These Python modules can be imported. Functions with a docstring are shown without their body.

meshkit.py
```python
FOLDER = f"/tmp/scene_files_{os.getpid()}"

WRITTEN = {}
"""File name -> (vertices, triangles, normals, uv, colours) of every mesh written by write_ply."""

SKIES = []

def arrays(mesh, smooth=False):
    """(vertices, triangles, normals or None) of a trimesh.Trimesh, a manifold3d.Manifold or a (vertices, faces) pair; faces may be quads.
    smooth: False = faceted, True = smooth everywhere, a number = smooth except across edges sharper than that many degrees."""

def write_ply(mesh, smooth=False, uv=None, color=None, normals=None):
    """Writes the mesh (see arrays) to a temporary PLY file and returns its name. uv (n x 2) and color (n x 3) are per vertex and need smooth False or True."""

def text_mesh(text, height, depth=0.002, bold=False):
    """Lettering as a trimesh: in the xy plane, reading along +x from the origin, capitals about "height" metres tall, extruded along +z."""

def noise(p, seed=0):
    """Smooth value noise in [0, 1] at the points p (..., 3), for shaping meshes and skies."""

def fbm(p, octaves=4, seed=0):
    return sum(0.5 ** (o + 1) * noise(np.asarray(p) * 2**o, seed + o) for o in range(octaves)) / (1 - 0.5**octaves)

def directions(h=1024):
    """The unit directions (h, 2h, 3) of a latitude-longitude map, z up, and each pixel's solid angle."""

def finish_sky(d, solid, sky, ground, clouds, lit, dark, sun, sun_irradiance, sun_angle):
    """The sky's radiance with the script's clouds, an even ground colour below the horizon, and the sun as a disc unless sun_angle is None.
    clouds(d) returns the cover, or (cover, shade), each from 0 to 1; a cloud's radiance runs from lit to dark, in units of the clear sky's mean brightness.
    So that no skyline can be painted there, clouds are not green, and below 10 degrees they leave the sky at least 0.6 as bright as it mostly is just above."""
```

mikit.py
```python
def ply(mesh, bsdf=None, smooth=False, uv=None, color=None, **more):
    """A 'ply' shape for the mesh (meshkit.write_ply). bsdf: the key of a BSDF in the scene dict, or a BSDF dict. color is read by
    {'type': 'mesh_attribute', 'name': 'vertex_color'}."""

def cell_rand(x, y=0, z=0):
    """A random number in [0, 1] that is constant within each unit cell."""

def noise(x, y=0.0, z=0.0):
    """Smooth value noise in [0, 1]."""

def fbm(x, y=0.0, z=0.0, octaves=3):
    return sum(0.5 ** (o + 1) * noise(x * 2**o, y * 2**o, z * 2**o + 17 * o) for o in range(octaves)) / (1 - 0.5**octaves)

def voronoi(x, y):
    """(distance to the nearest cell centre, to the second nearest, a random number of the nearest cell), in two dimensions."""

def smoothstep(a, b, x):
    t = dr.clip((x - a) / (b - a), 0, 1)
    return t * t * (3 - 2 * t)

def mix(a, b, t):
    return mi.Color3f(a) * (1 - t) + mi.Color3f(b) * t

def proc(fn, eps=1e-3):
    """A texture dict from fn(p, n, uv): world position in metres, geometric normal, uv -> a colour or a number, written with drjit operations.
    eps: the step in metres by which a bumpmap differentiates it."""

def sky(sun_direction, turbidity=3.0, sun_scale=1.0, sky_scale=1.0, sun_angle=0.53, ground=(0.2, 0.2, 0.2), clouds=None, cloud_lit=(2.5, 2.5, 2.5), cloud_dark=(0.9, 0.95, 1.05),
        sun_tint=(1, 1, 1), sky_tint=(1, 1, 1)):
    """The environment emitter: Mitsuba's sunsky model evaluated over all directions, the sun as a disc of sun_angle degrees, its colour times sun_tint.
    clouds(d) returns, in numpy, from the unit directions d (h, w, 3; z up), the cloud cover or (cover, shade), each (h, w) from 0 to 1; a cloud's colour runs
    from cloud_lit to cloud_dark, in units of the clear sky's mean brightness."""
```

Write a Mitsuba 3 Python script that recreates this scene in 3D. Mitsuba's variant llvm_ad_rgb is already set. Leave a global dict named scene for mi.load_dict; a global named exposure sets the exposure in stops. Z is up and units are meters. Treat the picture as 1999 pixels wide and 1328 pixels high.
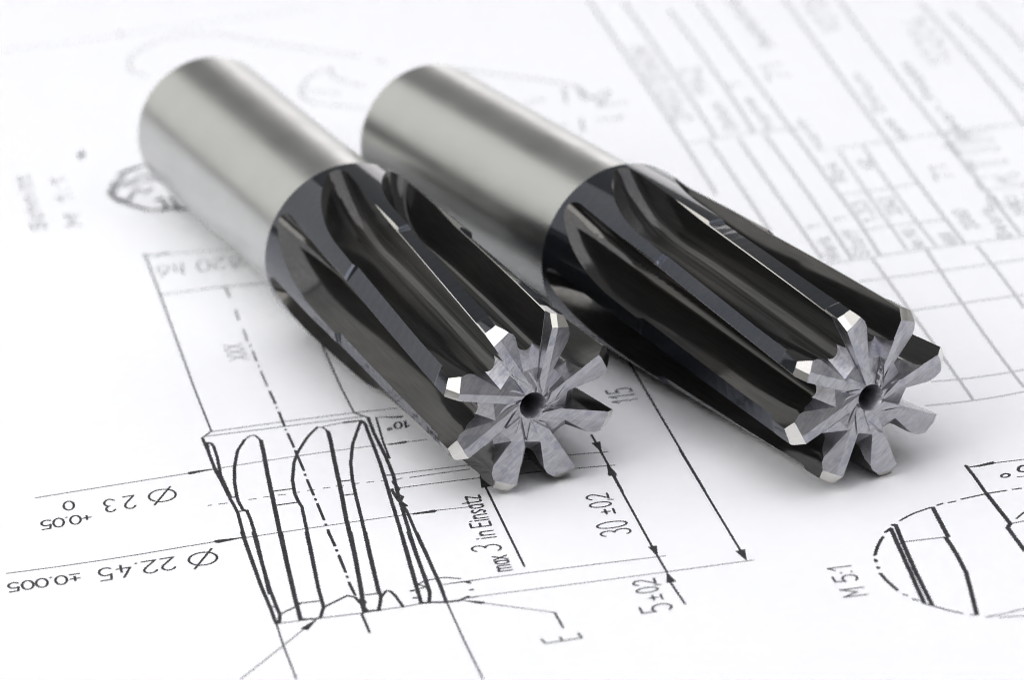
import math
import numpy as np
import trimesh
import manifold3d as m3
import drjit as dr
import mitsuba as mi
import mikit
import meshkit

T4 = mi.ScalarTransform4f
MM = 0.001
scene, labels = {}, {}

# ------------------------------------------------------------------ camera, light, exposure
PITCH, ROLL, DIST = math.radians(23.6252), math.radians(3.5611), 660.1 * MM
fw = np.array([0, math.cos(PITCH), -math.sin(PITCH)])
r0 = np.array([1.0, 0, 0])
d0 = np.cross(fw, r0)
down = np.cross(fw, math.cos(ROLL) * r0 + math.sin(ROLL) * d0)
eye = -fw * DIST
scene['camera'] = {
    'type': 'thinlens',
    'to_world': T4().look_at(origin=eye.tolist(), target=(eye + fw).tolist(), up=(-down).tolist()),
    'fov': 2 * math.degrees(math.atan(999.5 / 10158.9)), 'fov_axis': 'x',
    'near_clip': 0.02, 'far_clip': 20.0,
    'aperture_radius': 3.3 * MM, 'focus_distance': 0.616,
}
exposure = 0.0


def rgb(*c):
    return {'type': 'rgb', 'value': [float(x) for x in (c if len(c) == 3 else c * 3)]}


def softbox(key, centre, aim, w, h, radiance, label):
    """A studio softbox: glowing diffuser in front of a black tapered hood; out of frame, only its light and reflections are seen."""
    c, a = np.array(centre, float), np.array(aim, float)
    n = (a - c) / np.linalg.norm(a - c)
    x = np.cross([0, 0, 1.0], n) if abs(n[2]) < 0.95 else np.cross([0, 1.0, 0], n)
    x /= np.linalg.norm(x)
    y = np.cross(n, x)
    q = lambda s, t, o, k=1.0: c + x * s * w / 2 * k + y * t * h / 2 * k + n * o
    v = [q(-1, -1, 0), q(1, -1, 0), q(1, 1, 0), q(-1, 1, 0)]
    scene[key + '__diffuser'] = mikit.ply((v, [[0, 1, 2, 3]]), 'black_cloth', emitter={'type': 'area', 'radiance': rgb(*radiance)})
    f = [q(-1, -1, .012, 1.02), q(1, -1, .012, 1.02), q(1, 1, .012, 1.02), q(-1, 1, .012, 1.02)]
    b = [q(-1, -1, -.15, .35), q(1, -1, -.15, .35), q(1, 1, -.15, .35), q(-1, 1, -.15, .35)]
    scene[key + '__hood'] = mikit.ply((f + b, [[0, 1, 5, 4], [1, 2, 6, 5], [2, 3, 7, 6], [3, 0, 4, 7], [4, 5, 6, 7]]), 'black_cloth')
    labels[key] = {'label': label, 'category': 'softbox'}


scene['black_cloth'] = {'type': 'twosided', 'b': {'type': 'diffuse', 'reflectance': rgb(.02)}}
# overhead key light, a tall softbox at the back left, a low strip along the back right, fill softboxes at the front left and the right, and dim room light
softbox('softbox', (-.10, -.12, .80), (-.06, -.06, 0), 1.40, 1.40, (1.74, 1.735, 1.78), 'large square softbox hanging straight over the reamers')
softbox('softbox_001', (-.60, .60, .47), (0, 0, .10), .62, .90, (1.0, 1.0, .97), 'tall softbox standing at the back left of the table')
softbox('softbox_002', (.20, .86, .12), (0, 0, .06), .70, .22, (1.85, 1.79, 1.79), 'low strip softbox along the back right of the table')
softbox('softbox_003', (-.62, -.42, .50), (0, 0, 0), .55, .55, (3.7, 3.66, 3.57), 'small softbox at the front left of the table')
softbox('softbox_004', (.78, .02, .62), (0, 0, 0), .50, .50, (1.3, 1.3, 1.28), 'small softbox at the right of the table')
scene['room_light'] = {'type': 'constant', 'radiance': rgb(.25, .25, .248)}
# ------------------------------------------------------------------ materials
# One tool's own coordinates: x right, y up and z out of its end face, in mm, seen from the front; t = -z runs back along the axis.
TOOLS = [
    dict(F=(2.14, -45.393, 11.08), az=math.atan2(0.378433, 0.925563) + .003, tilt=0.0099, L=110.3, edge=28.36, seed=1),
    dict(F=(41.80, -49.093, 11.08), az=math.atan2(0.466083, 0.884674) + .006, tilt=0.0099, L=110.3, edge=19.05, seed=2),
]
for q in TOOLS:
    d = np.array([-math.sin(q['az']) * math.cos(q['tilt']), math.cos(q['az']) * math.cos(q['tilt']), -math.sin(q['tilt'])])
    a = np.cross(d, [0, 0, 1.0]); a /= np.linalg.norm(a)
    b = np.cross(a, d)
    m = np.eye(4)
    m[:3, 0], m[:3, 1], m[:3, 2], m[:3, 3] = a * MM, b * MM, -d * MM, np.array(q['F']) * MM
    q.update(a=a, b=b, d=d, m=m)


def local(q, p):
    """(x, y, t) of world points in the tool's millimetres, for textures."""
    v = (mi.Vector3f(p) - mi.Vector3f(*[float(x) * MM for x in q['F']])) * 1000.0
    return tuple(dr.dot(v, mi.Vector3f(*[float(x) for x in q[k]])) for k in ('a', 'b', 'd'))


def metal_set(n, q):
    def land_color(p, nn, uv):
        x, y, t = local(q, p)
        cloud = mikit.fbm(x * .35 + 5, y * .35, t * .08, 3)
        scratch = mikit.noise(x * 2.2, y * 2.2, t * 4.5)
        return mikit.mix((.038, .043, .057), (.062, .065, .075), cloud) * (0.86 + 0.28 * scratch)

    def flute_color(p, nn, uv):
        x, y, t = local(q, p)
        cloud = mikit.fbm(x * .3 + 5, y * .3, t * .07, 4)
        streak = mikit.noise(x * 5, y * 5, t * .12)
        return mikit.mix((.042, .043, .047), (.084, .080, .074), cloud) * (0.82 + 0.36 * streak)

    def coat_rough(p, nn, uv):
        x, y, t = local(q, p)
        return 0.05 + 0.07 * mikit.fbm(x * .8, y * .8, t * .15, 3)

    def flute_rough(p, nn, uv):
        x, y, t = local(q, p)
        return 0.06 + 0.11 * mikit.fbm(x * .6, y * .6, t * .12 + 3, 3)

    def coat_bump(p, nn, uv):
        x, y, t = local(q, p)
        return mikit.noise(x * 6, y * 6, t * .15) * .5 + mikit.noise(x * 1.1, y * 1.1, t * .2 + 4)

    def ground_color(p, nn, uv):
        x, y, t = local(q, p)
        u, w = x * .8 + y * .6, -x * .6 + y * .8
        smear = .45 * mikit.fbm(u * .8, w * 1.8, t * 1.0, 3) + .55 * mikit.noise(u * .3, w * 5.5, t * 2.0)
        spot = mikit.smoothstep(.55, .75, mikit.fbm(x * 1.5 + 9, y * 1.5, t, 3))
        blue = mikit.smoothstep(.58, .70, mikit.fbm(x * .7 + 31, y * .9, t * .5, 3))
        fine = mikit.noise(u * .7, w * 11, t * 5)
        return mikit.mix(mikit.mix((.33, .328, .35), (.52, .517, .548), smear) * (.84 + .32 * fine) * (1 - .14 * spot), (.22, .24, .30), .4 * blue)

    def ground_bump(p, nn, uv):
        x, y, t = local(q, p)
        u, w = x * .8 + y * .6, -x * .6 + y * .8
        return mikit.noise(u * 1.5, w * 9, t * 3) + .5 * mikit.noise(x * 4, y * 4, t * 4)

    def shank_color(p, nn, uv):
        x, y, t = local(q, p)
        ring = mikit.noise(t * 9, x * .3, y * .3)
        stain = mikit.fbm(x * .25 + 3, y * .25, t * .12 + 7, 3)
        return mikit.mix((.49, .495, .48), (.54, .545, .53), .35 * ring + .65 * stain)

    def shank_rough(p, nn, uv):
        x, y, t = local(q, p)
        return 0.22 + 0.10 * mikit.fbm(x * .3, y * .3, t * .2, 3)

    def shank_bump(p, nn, uv):
        x, y, t = local(q, p)
        return mikit.noise(t * 14, x * .4, y * .4)

    def hull(color, rough, bump, h, eps, metallic=1.0):
        return {'type': 'bumpmap', 'scale': h, 'tex': mikit.proc(bump, eps), 'b': {'type': 'twosided', 'b': {
            'type': 'principled', 'metallic': metallic, 'specular': .5, 'base_color': mikit.proc(color), 'roughness': rough if isinstance(rough, float) else mikit.proc(rough)}}}

    scene[f'coating_{n}'] = hull(land_color, coat_rough, coat_bump, 1.5e-7, 2e-5, .85)
    scene[f'flute_coating_{n}'] = hull(flute_color, flute_rough, coat_bump, 6e-7, 2e-5, .85)
    scene[f'ground_{n}'] = hull(ground_color, .36, ground_bump, 1.4e-6, 2e-5)
    scene[f'polished_{n}'] = {'type': 'twosided', 'b': {'type': 'principled', 'metallic': 1.0, 'base_color': rgb(.70, .68, .65), 'roughness': .2}}
    scene[f'steel_{n}'] = hull(shank_color, shank_rough, shank_bump, 2.5e-7, 2e-5)


for i, q in enumerate(TOOLS):
    metal_set(i, q)

# ------------------------------------------------------------------ the two fluted reamers
HELIX = 0.46          # degrees per mm
CS = m3.CrossSection


def to_tri(m):
    g = m.to_mesh()
    v, f = np.asarray(g.vert_properties)[:, :3], np.asarray(g.tri_verts)
    run, ids = np.asarray(g.run_index) // 3, np.asarray(g.run_original_id)
    src = np.zeros(len(f), int)
    for k in range(len(ids)):
        src[run[k]:run[k + 1]] = ids[k]
    return v, f, src


def lathe(profile, n=192):
    """profile: (radius, t) pairs from the front centre round to the back centre."""
    return m3.Manifold.revolve(CS([[(r, -t) for r, t in profile][::-1]]), n)


def flute_section(t=0.0):
    bulge = .75 * (1 - min(max((t - 2.5) / 11, 0), 1)) ** 1.5        # the heels of the teeth swell towards the end face
    rc, bottom = 1.55, 6.0
    c = np.array([bottom + rc, rc])                       # (rho, s)
    edge = np.array([11.25 * math.cos(math.radians(35.0)), 11.25 * math.sin(math.radians(35.0))])
    v = c - edge
    dist = np.linalg.norm(v)
    ang = math.asin(rc / dist)
    base = math.atan2(v[1], v[0])
    dirn = np.array([math.cos(base - ang), math.sin(base - ang)])
    if True:
        cand = [np.array([math.cos(base + s * ang), math.sin(base + s * ang)]) for s in (1, -1)]
        touch = [edge + x * math.sqrt(dist**2 - rc**2) for x in cand]
        k = int(np.argmax([t[1] - t[0] for t in touch]))
        dirn, tp = cand[k], touch[k]
    a0, a1 = -math.pi / 2, math.atan2(*(tp - c)[::-1])
    if a1 > a0:
        a1 -= 2 * math.pi
    arc = [c + rc * np.array([math.cos(x), math.sin(x)]) for x in np.linspace(a0, a1, 9)]
    mid = [tp + (edge - tp) * u + np.array([dirn[1], -dirn[0]]) * s_ for u, s_ in ((.3, -.7 * bulge), (.56, -bulge), (.8, -.55 * bulge))]
    out = edge - dirn * 3.0
    return np.array([[16.5, 0.0], [11.0, 0.0], [9.0, 0.0]] + arc + mid + [edge, out, [18.0, out[1]]])


def loft(section, stations):
    rings = []
    for t, turn, lift in stations:
        sec = section(t) if callable(section) else section
        ca, sa = math.cos(math.radians(turn)), math.sin(math.radians(turn))
        p = sec + np.array([lift, 0])
        rings.append(np.c_[p[:, 0] * ca - p[:, 1] * sa, p[:, 0] * sa + p[:, 1] * ca, np.full(len(p), -t)])
    section = sec
    n, v = len(section), np.vstack(rings)
    f = []
    for i in range(len(rings) - 1):
        for j in range(n):
            k = (j + 1) % n
            a_, b_, c_, d_ = i * n + j, i * n + k, (i + 1) * n + k, (i + 1) * n + j
            f += [[a_, b_, c_], [a_, c_, d_]]
    from shapely.geometry import Polygon
    pv, pf = trimesh.creation.triangulate_polygon(Polygon(section), engine='earcut')
    idx = [int(np.argmin(np.linalg.norm(section - x, axis=1))) for x in pv]
    cap = [[idx[x] for x in tri] for tri in pf]
    f += cap + [[x + (len(rings) - 1) * n for x in tri[::-1]] for tri in cap]
    mesh = trimesh.Trimesh(v, f, process=False)
    mesh.fix_normals()
    if mesh.volume < 0:
        mesh.invert()
    return m3.Manifold(m3.Mesh(np.asarray(mesh.vertices, np.float32), np.asarray(mesh.faces, np.uint32)))


def spin(m, deg):
    return m.rotate([0, 0, deg])


def prism_yz(points, depth):
    return None


def make_head(q):
    rng = np.random.default_rng(q['seed'])
    body = lathe([(0, -.0), (9.85, 0), (11.25, 1.45), (11.25, 4.35), (11.17, 4.58), (11.20, 34.7), (11.42, 35.05), (11.45, 58.2), (11.05, 58.8), (0, 58.8)])
    stations = []
    for t in np.r_[-2:40:2.0, 40:59.01:1.0]:
        lift = 0.0 if t < 41 else 27 - math.sqrt(27**2 - min(t - 41, 26.5)**2)
        stations.append((t, -HELIX * t, lift))
    flute0 = loft(flute_section, stations)
    edges = [q['edge'] + 45 * k + (rng.random() - .5) * 2.0 for k in range(8)]
    kinds = {}

    def own(m, what):
        m = m.as_original()
        kinds[m.original_id()] = what
        return m

    body = own(body, ('body', 0))
    for k in range(8):
        body = body - own(spin(flute0, edges[k]), ('flute', k))
    # ground clearance on the lands between the two steps
    relief = np.array([[11.20, .10], [13.5, .10], [13.5, -3.2], [11.17 - 3.2 * math.tan(math.radians(13)), -3.2]])[::-1]
    relief0 = loft(relief, [(t, -HELIX * t, h) for t, h in [(4.3, .62), (4.85, 0)] + [(x, 0) for x in np.linspace(6, 33, 14)] + [(34.3, 0), (34.9, .62)]])
    for k in range(8):
        body = body - own(spin(relief0, edges[k]), ('body', k))
    # narrow bright margin ground along each cutting edge
    margin = np.array([[11.02, .03], [11.6, .5], [11.6, -.5], [11.225, -.15]])
    margin0 = loft(margin[::-1] if np.cross(margin[1] - margin[0], margin[2] - margin[1]) < 0 else margin, [(t, -HELIX * t, 0) for t in np.linspace(1.2, 36, 18)] + [(46, -HELIX * 46, .5)])
    for k in range(8):
        body = body - own(spin(margin0, edges[k]), ('margin', k))
    # end relief behind each cutting edge: a narrow land, then a steeper flank; local frame with the edge along +x, the tooth at y < 0
    wedge = CS([[(0, 0), (16 * math.cos(math.radians(45)), -16 * math.sin(math.radians(45))), (16 * math.cos(math.radians(20)), -16 * math.sin(math.radians(20))), (16, 0)]])
    solid = m3.Manifold.extrude(wedge, 14).translate([0, 0, -10])
    for k in range(8):
        land = .95 + .25 * rng.random()
        for s0, drop, ang in ((0, 0.0, 6 + 3 * rng.random()), (-land, .12, 19 + 4 * rng.random())):
            # keep what lies in front of  z = -dish*(11-x) + tan(ang)*(y - s0) - drop
            dish, ta = math.tan(math.radians(2.0)), math.tan(math.radians(ang))
            nrm = np.array([-dish, -ta, 1.0])
            off = -dish * 11.0 - ta * s0 - drop
            cut = solid.trim_by_plane((nrm / np.linalg.norm(nrm)).tolist(), off / np.linalg.norm(nrm))
            body = body - own(spin(cut, edges[k]), ('relief', k))
    # relief on the 45 degree corner chamfer, so that it shows two facets
    for k in range(8):
        ta, s0 = math.tan(math.radians(24)), -.85 - .2 * rng.random()
        nrm = np.array([1.0, -ta, 1.0])
        cut = solid.trim_by_plane((nrm / np.linalg.norm(nrm)).tolist(), (9.82 - ta * s0) / np.linalg.norm(nrm))
        body = body - own(spin(cut, edges[k]), ('tip', k))
    # gashes: a flat-floored slot from the middle down into each flute, one wall in the plane of the rake
    for k in range(8):
        al = math.radians(49 + 3 * rng.random())
        prof = CS([[(-.0, 0), (2.1, .12), (4.2, 3.6), (4.2, 7), (-.0, 7)]])     # (s, height over the floor)
        g = m3.Manifold.extrude(prof, 16)                                          # extruded along z
        # axes: profile x -> y (s), profile y -> normal of floor, extrusion -> outward and back
        c_, s_ = math.cos(al), math.sin(al)
        g = g.transform(np.array([[0, s_, c_, 4.0 + .4 * rng.random()], [1, 0, 0, 0.02], [0, c_, -s_, -.55]]))
        body = body - own(spin(g, edges[k]), ('gash', k))
    # grinding scars beside the hole
    for k in range(8):
        for h in range(2):
            R_ = 4.2 + rng.random()
            w_ = m3.Manifold.cylinder(.22 + .22 * rng.random(), R_, R_, 64, True).rotate([90, 0, 0])
            w_ = w_.rotate([8 - 16 * rng.random(), 0, 18 + 16 * h + 10 * rng.random()]).translate([2.6 + .5 * rng.random(), -.5 + 1.1 * h, R_ - .62 - .25 * rng.random()])
            body = body - own(spin(w_, edges[k]), ('gash', k))
    hole = lathe([(0, -5), (1.80, -5), (1.77, .25), (.74, 2.3), (.70, 20), (0, 20)], 64)
    body = body - own(hole, ('hole', 0))
    back, front = body.split_by_plane([0, 0, -1.0], 57.7)
    return back, front, kinds, edges


def pick(v, f, keep):
    m = trimesh.Trimesh(v, f[keep], process=False)
    m.remove_unreferenced_vertices()
    return m


def add(key, mesh, bsdf, q, smooth=30):
    mesh = mesh.copy()
    mesh.apply_transform(q['m'])
    scene[key] = mikit.ply(mesh, bsdf, smooth=smooth)


def numbered(base, k):
    return base if k == 0 else f'{base}_{k:03d}'


for i, q in enumerate(TOOLS):
    key = numbered('reamer', i)
    back, front, kinds, edges = make_head(q)
    shank = lathe([(0, 58.8), (10.0, 58.8), (10.0, q['L'] - .9), (9.75, q['L'] - .35), (9.2, q['L']), (0, q['L'])])
    v, f, _ = to_tri(shank)
    add(key + '__shank', pick(v, f, np.ones(len(f), bool)), f'steel_{i}', q)
    v, f, src = to_tri(back)
    cen = v[f].mean(1)
    add(key + '__collar', pick(v, f, cen[:, 2] < -57.705), f'coating_{i}', q)
    v, f, src = to_tri(front)
    cen = v[f].mean(1)
    nr = np.cross(v[f[:, 1]] - v[f[:, 0]], v[f[:, 2]] - v[f[:, 0]])
    nr /= np.linalg.norm(nr, axis=1, keepdims=True) + 1e-30
    kind = np.array([kinds.get(s, ('cap', 0))[0] for s in src])
    of = np.array([kinds.get(s, ('cap', 0))[1] for s in src])
    t, th = -cen[:, 2], np.degrees(np.arctan2(cen[:, 1], cen[:, 0]))
    cap = (cen[:, 2] < -57.69) & (np.abs(nr[:, 2]) > .9)
    rel = (th[:, None] + HELIX * t[:, None] - np.array(edges)[None] + 36) % 360     # 0..45 on the tooth's own side of the gullets
    tooth = np.argmin(rel, axis=1)
    tip = ((kind == 'body') & (t < 1.5) & (nr[:, 2] > .3) & (nr[:, 2] < .9)) | (kind == 'tip')
    face = (kind == 'body') & (nr[:, 2] > .95) & (t < .5)
    dark = ((kind == 'body') | (kind == 'flute')) & ~tip & ~face & ~cap
    for k in range(8):
        tk = numbered(key + '__tooth', k)
        add(tk, pick(v, f, (kind == 'flute') & dark & (tooth == k)), f'flute_coating_{i}', q, 20)
        add(tk + '__land', pick(v, f, (kind == 'body') & dark & (tooth == k)), f'coating_{i}', q, 20)
        if (s := tip & (tooth == k)).any():
            add(tk + '__tip_facet', pick(v, f, s), f'polished_{i}', q, False)
        if (s := (kind == 'margin') & (of == k)).any():
            add(tk + '__cutting_edge', pick(v, f, s), f'polished_{i}', q)
        if (s := (kind == 'relief') & (of == k)).any():
            add(tk + '__end_land', pick(v, f, s), f'ground_{i}', q, False)
        if (s := (kind == 'gash') & (of == k)).any():
            add(tk + '__gash', pick(v, f, s), f'ground_{i}', q, 25)
    if face.any():
        add(key + '__end_face', pick(v, f, face), f'ground_{i}', q)
    add(key + '__centre_hole', pick(v, f, kind == 'hole'), f'ground_{i}', q)
labels['reamer'] = {'label': 'left reamer with black fluted head and grey shank, lying over the printed side view', 'category': 'reamer', 'group': 'reamers lying on the drawing'}
labels['reamer_001'] = {'label': 'right reamer with black fluted head and grey shank, lying beside the printed table', 'category': 'reamer', 'group': 'reamers lying on the drawing'}

# ------------------------------------------------------------------ paper and table
def paper_color(p, n, uv):
    return mikit.mix((.835, .84, .865), (.85, .855, .88), mikit.fbm(p.x * 900, p.y * 900, 0, 3))


scene['paper'] = {'type': 'twosided', 'b': {'type': 'diffuse', 'reflectance': mikit.proc(paper_color)}}
scene['white_laminate'] = {'type': 'twosided', 'b': {'type': 'diffuse', 'reflectance': rgb(.8)}}
scene['table'] = mikit.ply(trimesh.creation.box(extents=[1.6, 1.6, .03], transform=trimesh.transformations.translation_matrix([0, .25, -.0155])), 'white_laminate')
labels['table'] = {'label': 'white table top under the drawing sheet', 'kind': 'structure'}
scene['drawing_sheet'] = mikit.ply(trimesh.creation.box(extents=[.594, .62, .0001], transform=trimesh.transformations.translation_matrix([.05, .12, -.00005])), 'paper')
labels['drawing_sheet'] = {'label': 'white technical drawing printed with a reamer, dimensions and a title block, under both reamers', 'category': 'drawing'}

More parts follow.
